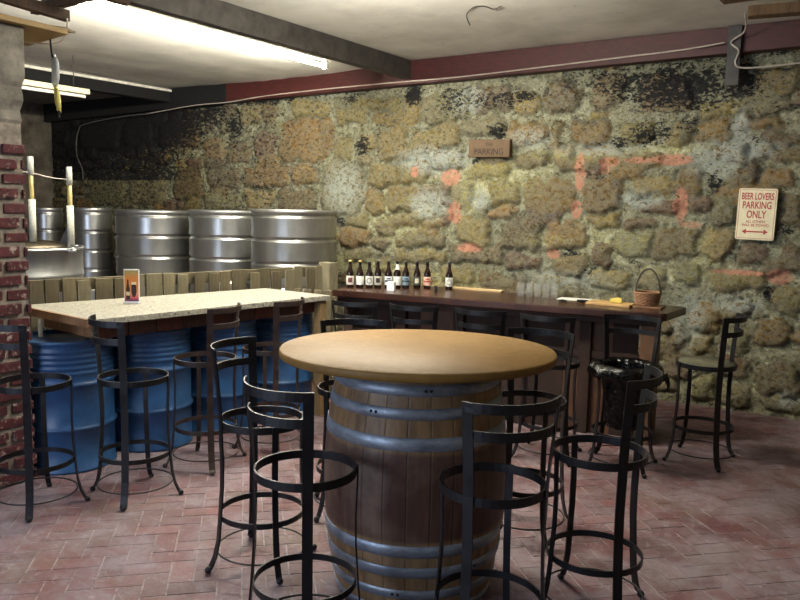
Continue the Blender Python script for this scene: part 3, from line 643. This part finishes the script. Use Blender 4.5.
def pipe(x, y, z0, z1, label):
    t = thing('upright_pipe', (x, y, z0), 0, label, 'pipe', 'upright pipes on the steel vat')
    h = z1-z0
    MB().lathe([(.019, 0), (.019, h)], 14).build('pipe', simple('yellowed_pipe', '857848', .4, var=.2, scale=9), t)
    w_ = simple('white_pipe_sleeve', 'b0afa2', .5, var=.12)
    MB().lathe([(.024, h-.14), (.024, h), (.018, h+.008), (.002, h+.008)], 14).build('top_sleeve', w_, t)
    MB().lathe([(.028, .0), (.028, .34)], 14).build('lower_sleeve', w_, t)
pipe(-5.90, 3.5, 1.313, 1.985, 'left upright pipe with white sleeves on the steel vat')
pipe(-5.775, 3.755, 1.268, 1.915, 'right upright pipe with white sleeves beside the small steel gusset')
cable('thin_wire', [(-6.05, 3.15, 1.90), (-5.90, 3.475, 1.865), (-5.83, 3.62, 1.83), (-5.775, 3.73, 1.82)], .004, 'thin wire strung between the two upright pipes')

# ================================================================ LEFT BAR TABLE ON BLUE DRUMS
def terrazzo():
    t = NT('speckled_pale_worktop'); v = t.n('ShaderNodeTexVoronoi'); v.inputs['Scale'].default_value = 90; t.l(t.tc.outputs['Object'], v.inputs['Vector'])
    sp = t.n('ShaderNodeSeparateColor'); t.l(v.outputs['Color'], sp.inputs[0])
    c = t.ramp(sp.outputs[0], [(.0, srgb('5f5d57')), (.25, srgb('85827a')), (.5, srgb('949184')), (1, srgb('a8a494'))])
    t.col(t.mix(t.ramp(t.noise(5, 4), [(.5, 0.0), (.7, .4)]), c, srgb('8c8776'))); t.set(.5); return t.m
def bar_table():
    t = thing('bar_table', (-4.25, 3.65, 0), 0, 'long bar table with pale speckled top over the blue drums', 'table')
    ox, oy = 4.25, -3.65
    P = [(-3.965, 2.68), (-3.73, 4.63), (-4.45, 4.66), (-4.86, 2.76)]
    Q = [(x+ox, y+oy) for x, y in P]
    MB().prism(Q, .918, .955).build('top', terrazzo(), t, bevel=.003)
    # wooden end lipping and rails under the top
    we = wood('brown_end_grain', '6b4a30', '9a7450', .6, (6, 1, 1), 5)
    MB().bar((P[3][0]+ox, P[3][1]+oy-.012, .935), (P[0][0]+ox, P[0][1]+oy-.012, .935), .022, .05).build('end_lipping', we, t, bevel=.002)
    wr = wood('dark_rail_wood', '2a1c17', '5c3a2a', .6, (1, 6, 1), 6)
    a = Vector((-4.035+ox, 2.78+oy, .865)); b = Vector((-3.83+ox, 4.56+oy, .865))
    n = 9
    for i in range(n):
        p = a.lerp(b, i/n); q = a.lerp(b, (i+.97)/n)
        MB().bar(p, q, .024, .085).build('rail_board', wr if i % 2 else wood('red_rail_wood', '3d2018', '6a3a28', .6, (1, 6, 1), 6), t, bevel=.002)
    MB().bar((-4.68+ox, 2.84+oy, .865), (-4.07+ox, 2.78+oy, .865), .024, .085).build('rail_board', we, t, bevel=.002)
    tag(MB().box(-4.515+ox, 2.688+oy, .785, -4.487+ox, 2.702+oy, .905).build('sliver', M_white, t), 'small white sliver under the near end')  # thin white upright sliver, added as a bright mark below the table end
    MB().box(-.035, -.035, 0, .035, .035, .917).build('leg', wood('pale_leg_wood', '6e5a3c', '94794f', .7, (1, 1, .5), 8), t, bevel=.004, loc=(-3.79+ox, 4.58+oy, 0))
    MB().box(-.035, -.035, 0, .035, .035, .917).build('leg', wr, t, bevel=.004, loc=(-4.45+ox, 4.635+oy-.02, 0))
bar_table()
def drums():
    t = NT('scuffed_blue_drum_paint'); f = t.noise(5, 5, .65); g = t.noise(2.5, 4, .7, (1, 1, .4)); h = t.noise(30, 4, .8)
    c = t.ramp(f, [(.3, srgb('17375c')), (.7, srgb('255180'))]); c = t.mix(t.ramp(g, [(.5, 0.0), (.75, .5)]), c, srgb('3c597c'))
    c = t.mix(t.ramp(h, [(.68, 0.0), (.74, .7)]), c, srgb('8a9299'))
    t.col(c); t.set(t.ramp(f, [(.3, .32), (.7, .5)])); t.bump(f, .2, .006)
    R = .277; H = .865
    prof = [(R*.97, 0), (R*1.015, .004), (R*1.015, .018), (R*.99, .025)]
    def rib(z, d=.014, w_=.022): return [(R*.99, z-w_), (R*.99+d*.6, z-w_*.5), (R*.99+d, z), (R*.99+d*.6, z+w_*.5), (R*.99, z+w_)]
    for z in (.29, .58): prof += rib(z)
    for k in range(5): prof += rib(.655+k*.036, .006, .015)
    prof += [(R*.99, .84), (R*1.015, .848), (R*1.015, .865), (R*.97, .865), (R*.965, .845)]
    labels = ['blue steel drum nearest the brick pillar under the bar table', 'second blue steel drum from the brick pillar under the bar table', 'third blue steel drum from the brick pillar under the bar table', 'blue steel drum farthest from the brick pillar under the bar table']
    for i, (x, y) in enumerate([(-4.345, 2.77), (-4.285, 3.35), (-4.225, 3.93), (-4.165, 4.505)]):
        if i == 0:
            r = thing('steel_drum', (x, y, 0), .3, labels[0], 'drum', 'blue drums under the bar table')
            MB().lathe(prof, 56).build('barrel_wall', t.m, r)
            MB().lathe([(R*.965, .838), (.02, .838)], 40).build('lid', t.m, r)
            MB().lathe([(.03, .839), (.03, .85), (.01, .851)], 16, (.18, 0, 0)).build('bung', M_dark, r)
            first = r; r.scale = (1, 1, .938)
        else:
            r = copy_tree(first); r.location = (x, y, 0); r.rotation_euler.z = i*1.3; r['label'] = labels[i]
drums()
def menu():
    t = thing('menu_holder', (-4.42, 3.32, .955), math.radians(38), 'small upright card holder with beer picture on the pale bar top', 'menu')
    mc = simple('clear_white_plastic', 'd8dbe0', .2, bump=0, var=.03)
    MB().box(-.052, -.035, 0, .052, .035, .012).build('base', mc, t, bevel=.003)
    MB().box(-.052, -.006, .012, .052, .006, .235).build('frame', mc, t, bevel=.002)
    c = NT('beer_advert_card'); sepz = c.n('ShaderNodeSeparateXYZ'); c.l(c.tc.outputs['Object'], sepz.inputs[0])
    f = c.math('MULTIPLY', sepz.outputs[2], 4.3)
    k = c.ramp(f, [(.10, srgb('5e2c5a')), (.16, srgb('c2555e')), (.30, srgb('d98a6a')), (.45, srgb('c9803a')), (.75, srgb('c47a2c')), (.98, srgb('8a8a5a'))])
    c.col(k); c.set(.4)
    for s in (-1, 1):
        card = MB().box(-.046, s*.0065-.001, .016, .046, s*.0065+.001, .228).build('card', c.m, t)
        if s < 0: front = card
    def flat(name, pts, m, y=-.0085):
        n = len(pts); MB().add([(x, y, z) for x, z in pts]+[(x, y+.001, z) for x, z in pts], [tuple(range(n))]+[(i, (i+1) % n, (i+1) % n+n, i+n) for i in range(n)]).build(name, m, front)
    def sil(cx, prof): return [(cx+r, z) for r, z in prof]+[(cx-r, z) for r, z in prof[::-1]]
    mb = simple('printed_dark_brown', '2a1512', .5, bump=0); mw = simple('printed_cream', 'd9c9a8', .5, bump=0)
    flat('printed_bottle', sil(-.024, [(.013, .03), (.013, .10), (.006, .135), (.005, .165)]), mb)
    flat('printed_label', sil(-.024, [(.012, .055), (.012, .08)]), mw, -.0095)
    flat('printed_glass', sil(.016, [(.008, .045), (.018, .075), (.016, .13)]), mb)
    flat('printed_foam', sil(.016, [(.016, .13), (.015, .148)]), mw)
menu()

# ================================================================ BROWN COUNTER AND WHAT STANDS ON IT
M_cw = wood('dark_varnished_wood', '1a0d06', '3c200f', .75, (1, 1, .5), 9, .2)
M_cwx = wood('dark_varnished_top', '281610', '4a2c1e', .25, (.6, 6, 1), 5, .1)
M_mid = wood('worn_brown_board', '3a2312', '6b4526', .6, (1, 1, .5), 9, .2)
CA = Vector((-3.95, 4.925, 0)); CB = Vector((-1.345, 5.33, 0)); CD = (CB-CA).normalized(); CL = (CB-CA).length; CR = math.atan2(CD.y, CD.x)
def counter():
    t = thing('bar_counter', CA, CR, 'long dark brown wooden bar counter in front of the stone wall', 'counter')
    L = CL
    bk = lambda x: .83-.29*x/L
    MB().prism([(0, 0), (L-.03, 0), (L, .03), (L+.09, .48), (L+.05, .53), (L-.02, bk(L)), (0, .83)], .905, .96).build('worktop', M_cwx, t, bevel=.008)
    MB().prism([(.03, .035), (L-.05, .035), (L-.05, .48), (.03, .75)], .86, .904).build('apron', M_cw, t, bevel=.004)
    # recessed front of boards with posts
    xs = [0.06, .50, .56, .95, 1.10, 1.55, 1.62, 2.05, 2.12]
    x = .14; i = 0
    while x < L-.28:
        w_ = min((.31, .27, .36, .24)[i % 4], L-.20-x)
        MB().box(x, .20, .0, x+w_-.001, .222, .86).build('front_panel', (M_cw, M_cw, M_mid, M_cw)[i % 4] if i in (2, 6) else M_cw, t, bevel=.003); x += w_; i += 1
    for x, m_ in ((.03, M_cw), (.52, M_cw), (1.02, M_cw), (1.52, M_cw), (2.02, M_cw)):
        MB().box(x, .15, 0, x+.085, .235, .86).build('post', m_, t, bevel=.004)
    MB().box(L-.17, .06, 0, L-.075, .16, .86).build('post', wood('light_brown_post', '4b3424', '7d5b3d', .6, (1, 1, .5), 8), t, bevel=.004)
    MB().box(L-.095, .16, 0, L-.075, .46, .86).build('end_panel', M_mid, t, bevel=.003)
    MB().box(.03, .236, 0, .05, .68, .86).build('end_panel', M_cw, t, bevel=.003)
    MB().bar((.1, .185, .60), (L-.17, .185, .60), .03, .05).build('rail', M_cw, t, bevel=.003)
counter()
M_beer = simple('brown_bottle_glass', '1c0d06', .12, var=.1, bump=0)
M_beer.node_tree.nodes['Principled BSDF'].inputs['Coat Weight'].default_value = .5
def bottle(x, y, rz, cap, lab, motif, neck, label, h=.232, R=.031):
    t = thing('beer_bottle', (x, y, .9605), rz, label, 'bottle', 'beer bottles on the counter')
    k = h/.232
    MB().lathe([(R*.85, 0), (R, .006), (R, .118*k), (R*.93, .135*k), (R*.62, .158*k), (.0135, .178*k), (.0125, .215*k), (.0145, .217*k), (.0145, .224*k), (.012, h-.006)], 24).build('glass', M_beer, t)
    MB().lathe([(.0155, h-.014), (.0165, h-.010), (.014, h), (.002, h+.001)], 18).build('cap', simple('bottle_cap', cap, .35, .3, var=.03, bump=0), t)
    ml = simple('paper_label', lab, .6, var=.05, bump=0)
    MB().lathe([(R+.0006, .025), (R+.0012, .027), (R+.0012, .098), (R+.0006, .10)], 24, cap=False).build('label', ml, t); lab_o = bpy.data.objects[-1] if 0 else [o for o in t.children if o.name.startswith('label')][-1]
    if motif:
        mm = simple('label_print', motif[1], .6, bump=0)
        def patch(a0, a1, z0, z1, rr=R+.002):
            n = 6; vs = []
            for i in range(n+1):
                a = -PI/2+a0+(a1-a0)*i/n; vs += [(rr*math.cos(a), rr*math.sin(a), z0), (rr*math.cos(a), rr*math.sin(a), z1)]
            return MB().add(vs, [(2*i, 2*i+2, 2*i+3, 2*i+1) for i in range(n)], True)
        if motif[0] == 'ring':
            b = MB(); n = 20
            pts = [(R+.002, .6*math.cos(2*PI*i/n), .062+.022*math.sin(2*PI*i/n)) for i in range(n)]
            b.tube([(rr*math.cos(-PI/2+a), rr*math.sin(-PI/2+a), z) for rr, a, z in pts], .003, 5, closed=True); b.build('label_print', mm, lab_o)
        elif motif[0] == 'block': patch(-.55, .55, .045, .085).build('label_print', mm, lab_o)
        elif motif[0] == 'band': patch(-1.1, 1.1, .052, .068).build('label_print', mm, lab_o); patch(-.5, .6, .075, .086).build('label_print', mm, lab_o)
    if neck: MB().lathe([(R*.64, .158*k), (.0142, .178*k), (.0135, .205*k)], 20, cap=False).build('neck_label', ml, t)
    return t
BD = [('c9a96a','d8cfc4',('block','5a2a2e'),0,'beer bottle with small dark red print, leftmost on the counter'),
 ('c9a96a','e6e6e2',None,0,'beer bottle with plain bright white label, second from left'),
 ('2a2a2a','e2e2dc',('ring','1a1a1a'),0,'beer bottle with black ring on white label'),
 ('2a2a2a','b9b4a6',('block','1c1a18'),0,'beer bottle with mostly black label in white border'),
 ('2a2a2a','dcdfe2',('band','3a4658'),0,'beer bottle directly behind the white candle cup'),
 ('2a2a2a','e4e2dc',None,1,'beer bottle with white neck label beside the white candle cup'),
 ('2a2a2a','7c94a4',('band','2a3a44'),0,'beer bottle with blue grey label'),
 ('2a2a2a','3c4038',('block','c8c8b4'),0,'beer bottle with pale square on dark label'),
 ('2a2a2a','d9b3a0',('band','a04a3a'),0,'beer bottle with pinkish red and white label'),
 ('2a2a2a','d0d2cc',('ring','6a6a62'),0,'single beer bottle standing apart, right of the others')]
BP = [(-3.955, 5.175), (-3.889, 5.227), (-3.826, 5.277), (-3.768, 5.323), (-3.697, 5.379), (-3.638, 5.425), (-3.58, 5.471), (-3.504, 5.532), (-3.434, 5.587), (-3.255, 5.655)]
for (x, y), (cp, lb, mo, nk, tx_) in zip(BP, BD):
    bottle(x, y, math.atan2(y, x)-PI/2, cp, lb, mo, nk, tx_, h=.222 if 'ring on white' in tx_ else .232)
c = thing('candle_cup', (-3.545, 5.20, .9605), .4, 'small white square candle cup in front of the beer bottles', 'cup')
MB().box(-.032, -.032, 0, .032, .032, .075).build('cup', simple('white_frosted_glass', 'e2e2e4', .3, var=.03, bump=0), c, bevel=.006)
MB().lathe([(.022, .0752), (.022, .078), (.002, .078)], 16).build('wax', M_white, c)
tag(MB().lathe([(.014, 0), (.015, .003), (.013, .05), (.011, .05), (.011, .045)], 18).build('black_shot_cup', M_black, loc=(-3.235, 5.40, .9605)), 'tiny black cup right of the beer bottles', 'cup')
tag(MB().box(-.24, -.04, 0, .24, .04, .012).build('wooden_strip', wood('pale_pine', 'b69a6c', 'd0b88c', .6, (8, 1, 1), 6), bevel=.002, loc=(-3.05, 5.765, .9605), rz=.1), 'thin pale wooden strip behind the single bottle', 'board')
# row of clear glasses
def glass_mat():
    t = NT('clear_glass'); t.b.inputs['Alpha'].default_value = .12; t.b.inputs['Roughness'].default_value = .06
    t.b.inputs['IOR'].default_value = 1.12; t.col((.5, .52, .5, 1)); return t.m
M_glass = glass_mat()
G0 = Vector((-2.56, 5.60)); G1 = Vector((-2.30, 5.66)); gl = ['leftmost', 'second', 'third', 'fourth', 'fifth']
first = None
for i in range(5):
    p = G0.lerp(G1, i/4)
    if first is None:
        g = thing('drinking_glass', (p.x, p.y, .9605), 0, '', 'glass', 'clear glasses on the counter')
        MB().lathe([(.024, 0), (.026, .003), (.031, .11), (.0295, .11), (.0245, .008), (.002, .008)], 24).build('glass', M_glass, g); first = g
    else: g = copy_tree(first); g.location = (p.x, p.y, .9605)
    g['label'] = ['leftmost clear glass of the short row on the counter', 'second clear glass from the left of the short row', 'middle clear glass of the short row on the counter', 'clear glass just right of the middle of the row', 'rightmost clear glass beside the white paper'][i]
tag(MB().box(-.15, -.075, 0, .15, .075, .004).build('paper_sheet', simple('white_paper', 'dadad2', .7, var=.02, bump=0), loc=(-2.12, 5.70, .9605), rz=.1), 'white paper sheet lying on the counter near the glasses', 'paper')
tag(MB().tube([(-.028, 0, .008), (.0, 0, .010), (.028, .01, .008)], [.006, .010, .005], 10).build('bottle_opener', M_black, loc=(-2.16, 5.49, .9605)), 'small dark bottle opener in front of the paper', 'opener')
def corkscrew():
    t = thing('corkscrew', (-2.02, 5.53, .975), .5, 'dark corkscrew lying beside the cutting board', 'corkscrew')
    MB().tube([(-.04, 0, 0), (.04, 0, 0)], .010, 10).build('handle', M_black, t)
    MB().tube([(.007*math.cos(a*.7), .01+a*.0028, .007*math.sin(a*.7)) for a in range(18)], .002, 6).build('worm', M_steel, t)
corkscrew()
cb = thing('cutting_board', (-1.79, 5.55, .9605), .06, 'pale wooden cutting board holding the cheese wedge', 'board')
M_pine = wood('honey_board_wood', 'a88450', 'c9a76e', .5, (8, 1, 1), 5)
MB().prism([(-.19, -.07), (.14, -.085), (.14, .10), (-.12, .13), (-.19, .11)], 0, .018).build('board', M_pine, cb, bevel=.004)
MB().tube([(-.18, .02, .009), (-.27, .03, .009)], .010, 8).build('handle', M_pine, cb)
m = MB().add([(-.045,-.03,0),(.045,-.02,0),(.0,.04,0),(-.045,-.03,.03),(.045,-.02,.034),(.0,.04,.036)], [(0,2,1),(3,4,5),(0,1,4,3),(1,2,5,4),(2,0,3,5)])
tag(m.build('cheese_wedge', simple('yellow_cheese', 'd9c25c', .5, var=.1), bevel=.006, loc=(-1.775, 5.58, .980)), 'yellow wedge lying on the cutting board', 'food')
def basket():
    t = thing('wicker_basket', (-1.565, 5.63, .975), 0, 'small brown wicker basket with tall hoop handle on the counter', 'basket')
    mw = wood('woven_willow', '6a4630', 'b08660', .7, (3, 3, 3), 30, .4)
    b = MB(); n = 44; prof = [(.068, .0), (.075, .02), (.084, .05), (.09, .085)]
    for j in range(8):
        z = .006+j*.0105; r = .07+.020*(z/.085); pts = []
        for i in range(n):
            a = 2*PI*i/n; w_ = .004*(1 if (i+j*2) % 4 < 2 else -1); pts.append(((r+w_)*math.cos(a), (r+w_)*math.sin(a), z))
        b.tube(pts, .0062, 6, closed=True)
    b.build('weave', mw, t)
    s = MB()
    for i in range(22):
        a = 2*PI*i/22; s.tube([(.068*math.cos(a), .068*math.sin(a), 0), (.091*math.cos(a), .091*math.sin(a), .09)], .004, 5)
    s.build('stakes', mw, t)
    MB().lathe([(.068, 0), (.002, 0), (.002, .006), (.068, .006)], 28).build('bottom', mw, t)
    MB().tube([(.092*math.cos(2*PI*i/40), .092*math.sin(2*PI*i/40), .092) for i in range(40)], .008, 8, closed=True).build('rim', mw, t)
    hp = [(-.088*math.cos(PI*i/24)*(1 if 1 else 0), 0, .085+.18*math.sin(PI*i/24)) for i in range(25)]
    MB().tube(hp, .006, 8).build('handle', simple('dark_willow_handle', '3b332a', .7), t)
basket()
tag(MB().box(-.10, -.095, 0, .115, .095, .013).build('serving_board', wood('brown_serving_board', '6a4a30', '8c6844', .5, (8, 1, 1), 5), bevel=.003, loc=(-1.565, 5.63, .9605), rz=.1), 'small brown board under the wicker basket', 'board')

cable('ceiling_wire', [(-3.06,5.53,3.10),(-2.98,5.33,3.125),(-2.85,5.19,3.134),(-2.76,5.19,3.134),(-2.72,5.27,3.125),(-2.65,5.25,3.134)], .004, 'short dark wire hooked from the ceiling above the plaque', M_dark)
M_iron = NT('black_wrought_iron')
_f = M_iron.noise(12, 5, .7); M_iron.col(M_iron.mix(M_iron.ramp(M_iron.noise(35, 5, .8), [(.62, 0.0), (.72, .5)]), M_iron.ramp(_f, [(.3, srgb('0d0d10')), (.7, srgb('1a1b1f'))]), srgb('4a4846')))
M_iron.set(M_iron.ramp(_f, [(.3, .34), (.7, .55)]), .25); M_iron.bump(_f, .15, .003); M_iron = M_iron.m

# ================================================================ BARREL TABLE
def barrel_table():
    c = (-1.735, 2.758)
    t = thing('barrel_table', (c[0], c[1], 0), 0, 'round wooden table top fixed on an upright wine barrel', 'table')
    # stained oak: the staves run up, the middle has been stained dark
    n = NT('stained_oak_staves'); f = n.noise(9, 6, .7, (3, 3, .35)); g = n.noise(3.4, 5, .65); h = n.noise(26, 4, .8)
    xyz = n.n('ShaderNodeSeparateXYZ'); n.l(n.tc.outputs['Object'], xyz.inputs[0])
    oak = n.ramp(f, [(.3, srgb('5e4730')), (.7, srgb('957650'))])
    red = n.ramp(f, [(.3, srgb('3a2720')), (.7, srgb('5c4034'))])
    zz = n.math('ADD', xyz.outputs[2], n.math('MULTIPLY', n.math('SUBTRACT', g, .5), .03))
    up = n.ramp(zz, [(.325, 0.0), (.343, 1.0), (.685, 1.0), (.705, 0.0)])
    cc = n.mix(up, oak, red); cc = n.mix(n.ramp(g, [(.48, 0.0), (.68, .5)]), cc, srgb('7d6c5a'))
    cc = n.mix(n.ramp(h, [(.69, 0.0), (.75, .5)]), cc, srgb('a0917e'))
    ang = n.math('ARCTAN2', xyz.outputs[1], xyz.outputs[0])
    seam = n.math('ABSOLUTE', n.math('SUBTRACT', n.math('FRACT', n.math('MULTIPLY', ang, 26/(2*PI))), .5))
    cc = n.mix(n.ramp(seam, [(.0, .75), (.03, 0.0)]), cc, srgb('1d130f'))
    n.col(cc); n.set(.5); n.bump(n.math('ADD', f, n.ramp(seam, [(0., 0.0), (.05, 1.0)])), .4, .004)
    H = .992
    rad = lambda z: .338+(.398-.338)*(1-((z-H/2)/(H/2))**2)
    prof = [(rad(H*i/40), H*i/40) for i in range(41)]
    MB().lathe(prof, 104).build('staves', n.m, t)
    MB().lathe([(.322, H-.002), (.322, H+.001), (.01, H+.001)], 48).build('head', n.m, t)
    z = NT('galvanised_hoop_iron'); f = z.noise(7, 5, .7, (1, 1, 3)); g = z.noise(28, 4, .7)
    k = z.ramp(f, [(.3, srgb('66707c')), (.6, srgb('98a2ae')), (.8, srgb('b4bcc4'))]); k = z.mix(z.ramp(z.noise(6, 5, .75), [(.6, 0.0), (.72, .7)]), k, srgb('6d5a4a'))
    z.col(k); z.set(z.ramp(g, [(.3, .38), (.7, .6)]), .55); z.bump(g, .2, .002)
    for z0, z1 in ((.918, .962), (.828, .872), (.706, .760), (.272, .322), (.182, .228), (.085, .125), (.004, .04)):
        pr = [(rad(z0)+.0005, z0), (rad(z0)+.004, z0+.001), (rad((z0+z1)/2)+.0042, (z0+z1)/2), (rad(z1)+.004, z1-.001), (rad(z1)+.0005, z1)]
        b = MB().lathe(pr, 96, cap=False); a = (z0*40) % 3-1.6
        riv = []
        for da in (-.03, .03):
            rr = rad((z0+z1)/2)+.005; riv.append(MB().ball((rr*math.cos(a+da), rr*math.sin(a+da), (z0+z1)/2), .006, 6))
        ho = b.build('hoop', z.m, t)
        for rv in riv: rv.build('rivet', M_iron, ho)
    q = NT('golden_table_top'); f = q.noise(2.2, 6, .7, dist=.6); g = q.noise(30, 5, .7); l = q.noise(5, 4, .6, (1, 5, 1))
    k = q.ramp(f, [(.3, srgb('6e5226')), (.7, srgb('866531'))]); k = q.mix(q.ramp(g, [(.4, 0.0), (.7, .3)]), k, srgb('5f4522')); k = q.mix(q.ramp(l, [(.5, 0.0), (.8, .35)]), k, srgb('90763f'))
    q.col(k); q.set(q.ramp(g, [(.3, .5), (.7, .62)])); q.b.inputs['Specular IOR Level'].default_value = .3; q.bump(g, .08, .002)
    R = .593
    top = MB().lathe([(.01, -.036), (R-.008, -.036), (R-.001, -.032), (R+.001, -.02), (R+.001, -.008), (R-.005, 0), (.01, 0)], 128).build('table_top', q.m, t)
    top.location = (0, 0, 1.048)                       # tilt fitted to flatten its ellipse in the camera view, near side up
    v = Vector((c[0], c[1], 0)).normalized(); top.rotation_mode = 'AXIS_ANGLE'
    ax = Vector((0, 0, 1)).cross(v); top.rotation_axis_angle = (math.radians(1.44), ax.x, ax.y, 0)
    MB().lathe([(.25, H+.001), (.25, 1.012)], 40).build('mounting_block', q.m, t)
barrel_table()

# ================================================================ STOOLS
M_rust = simple('brownish_worn_iron', '3a2f2b', .5, .3, var=.25, scale=14)
def make_stool(name, label, mat, disc=None):
    t = thing(name, (0, 0, 0), 0, label, 'bar stool')
    R = .187; SZ = .69; N = 40
    def ring(r, z, w_, th, nm, round_=None):
        pts = [(r*math.cos(2*PI*i/N), r*math.sin(2*PI*i/N), z) for i in range(N)]
        b = MB()
        if round_: b.tube(pts, round_, 8, closed=True)
        else: b.strip(pts, w_, th, closed=True, outs=[(p[0], p[1], 0) for p in pts])
        o = b.build(nm, mat, t); return o
    ring(R, SZ-.016, .032, .007, 'seat_ring')
    ring(.192, .245, .026, .006, 'foot_ring')
    ring(.204, .075, 0, 0, 'floor_ring', .0045)
    # legs: flat bars down the outside of the rings, splaying at the foot and curling into a small ball
    def leg_pts(a, top, lean):
        c, s = math.cos(a), math.sin(a)
        rz = []
        if top > SZ: 
            for k in range(7): rz.append((R+.007+lean*((6-k)/6)**1.2, SZ+(top-SZ)*(6-k)/6))
        else: rz.append((R+.007, SZ))
        rz += [(R+.0065, .62), (R+.002, .50), (R+.004, .38), (.1995, .26), (.201, .23), (.2095, .14), (.2255, .07), (.243, .03), (.257, .016)]
        return [(r*c, r*s, z) for r, z in rz], (c, s, 0)
    for da, back in ((50, 1), (-50, 1), (135, 0), (-135, 0)):
        a = PI/2+math.radians(da)
        pts, o = leg_pts(a, 1.022 if back else SZ, .030)
        b = MB(); b.strip(pts, .038 if back else .027, .0065, outs=[o]*len(pts))
        p = pts[-1]; b.ball((p[0], p[1], .0155), .0155, 8)
        b.build('back_leg' if back else 'front_leg', mat, t)
    # back bands, bowed outwards between the two posts
    for z, rr, nm in ((1.005, R+.036, 'back_band'), (.908, R+.022, 'back_band')):
        n = 14; pts = []; outs = []
        for i in range(n+1):
            a = PI/2+math.radians(-52+104*i/n); r_ = rr
            pts.append((r_*math.cos(a), r_*math.sin(a), z)); outs.append((math.cos(a), math.sin(a), 0))
        MB().strip(pts, .034, .006, outs=outs).build(nm, mat, t)
    if disc:
        MB().lathe([(.176, SZ-.012), (.180, SZ-.006), (.176, SZ+.002), (.01, SZ+.002)], 36).build('seat', disc, t)
    return t
SP = [(-3.844, 2.249, -180, 'black iron stool nearest the brick pillar, cut by the left edge'),
 (-3.546, 2.661, -192, 'black iron stool in front of the two nearest blue drums'),
 (-2.392, 2.482, -254, 'black iron stool left of the barrel with its curved back turned left'),
 (-1.797, 2.094, -187, 'nearest black iron stool, in front of the barrel at left'),
 (-2.431, 3.219, 37, 'black iron stool half hidden behind the left side of the barrel'),
 (-1.167, 2.379, -128, 'black iron stool standing right in front of the barrel at right'),
 (-0.982, 2.972, -84, 'black iron stool with tall back right of the barrel'),
 (-1.556, 3.556, 4, 'black iron stool behind the barrel under the right table edge'),
 (-1.930, 4.742, -173, 'iron stool at the counter with frame back above the right table edge'),
 (-2.395, 4.69, -172, 'iron stool at the middle of the brown counter behind the round table'),
 (-2.86, 4.575, -170, 'iron stool at the brown counter, second from its left end'),
 (-3.30, 4.47, -169, 'iron stool at the left end of the brown counter')]
proto = make_stool('bar_stool', SP[0][3], M_iron); proto['group'] = 'black iron stools'
for i, (x, y, r, lb) in enumerate(SP):
    o = proto if i == 0 else copy_tree(proto)
    o.location = (x, y, 0); o.rotation_euler.z = math.radians(r); o['label'] = lb
    if y > 4.4: o.scale = (1, 1, .955)
p2 = make_stool('bar_stool', 'brownish iron stool in front of the third blue drum', M_rust); p2['group'] = 'black iron stools'
p2.location = (-3.634, 3.265, 0); p2.rotation_euler.z = math.radians(-74)
o = copy_tree(p2); o.location = (-3.560, 3.785, 0); o.rotation_euler.z = math.radians(-78); o['label'] = 'brownish iron stool in front of the farthest blue drum'
p3 = make_stool('bar_stool', 'iron stool with solid seat standing alone by the stone wall', M_iron, simple('dusty_green_grey_seat', '5b5a4a', .35, var=.15)); p3['group'] = 'black iron stools'
p3.location = (-1.058, 5.288, 0); p3.rotation_euler.z = math.radians(-92)
p4 = copy_tree(proto); p4.scale = (1, 1, .95); p3.scale = (1, 1, .975); p4.location = (-1.455, 4.836, 0); p4.rotation_euler.z = math.radians(7); p4['label'] = 'iron stool at the right end of the counter holding the black bin bag'

# black bin bag hung in the stool at the counter end
def bag():
    t_ = NT('glossy_black_plastic'); t_.col(srgb('060607')); t_.set(.16); t_.b.inputs['Specular IOR Level'].default_value = .3
    t_.bump(t_.noise(22, 2, .5, dist=2.2), .45, .02); m = t_.m
    t = thing('bin_bag', (-1.455, 4.836, 0), 0, 'glossy black plastic bin bag hung over the stool at the counter end', 'bag')
    t.scale = (1, 1, .95)
    rnd = random.Random(6)
    def wob(amp, k, ph): return lambda r, z, a: r+amp*(math.sin(k*a+ph+z*14)+.6*math.sin((k*2+1)*a-z*23+ph*2)+.5*math.sin((k*3+2)*a+z*37))
    MB().lathe([(.02, .265), (.08, .267), (.115, .29), (.125, .34), (.12, .42), (.128, .5), (.135, .58), (.142, .675), (.146, .705)], 90, wob=wob(.007, 5, 0), cap=False).build('body', m, t)
    b = MB().lathe([(.146, .702), (.155, .715), (.19, .722), (.212, .712), (.228, .69), (.236, .66), (.230, .635), (.222, .635), (.220, .66), (.208, .695)], 120, wob=wob(.0075, 7, 1), cap=False)
    b.build('folded_rim', m, t)
    vs = []; n = 10
    for i in range(n+1):
        for j in range(5):
            k = i/n; s = j/4-.5
            vs.append((.21+.075*k, -.02+s*.18*(1-.6*k)+.012*math.sin(i*1.7), .70-.035*k-.06*k*k+.02*math.sin(j*2.2+i*.9)))
    o = MB().add(vs, [(i*5+j, i*5+j+1, (i+1)*5+j+1, (i+1)*5+j) for i in range(n) for j in range(4)], True).build('loose_corner', m, t)
    md = o.modifiers.new('s', 'SOLIDIFY'); md.thickness = .004
bag()
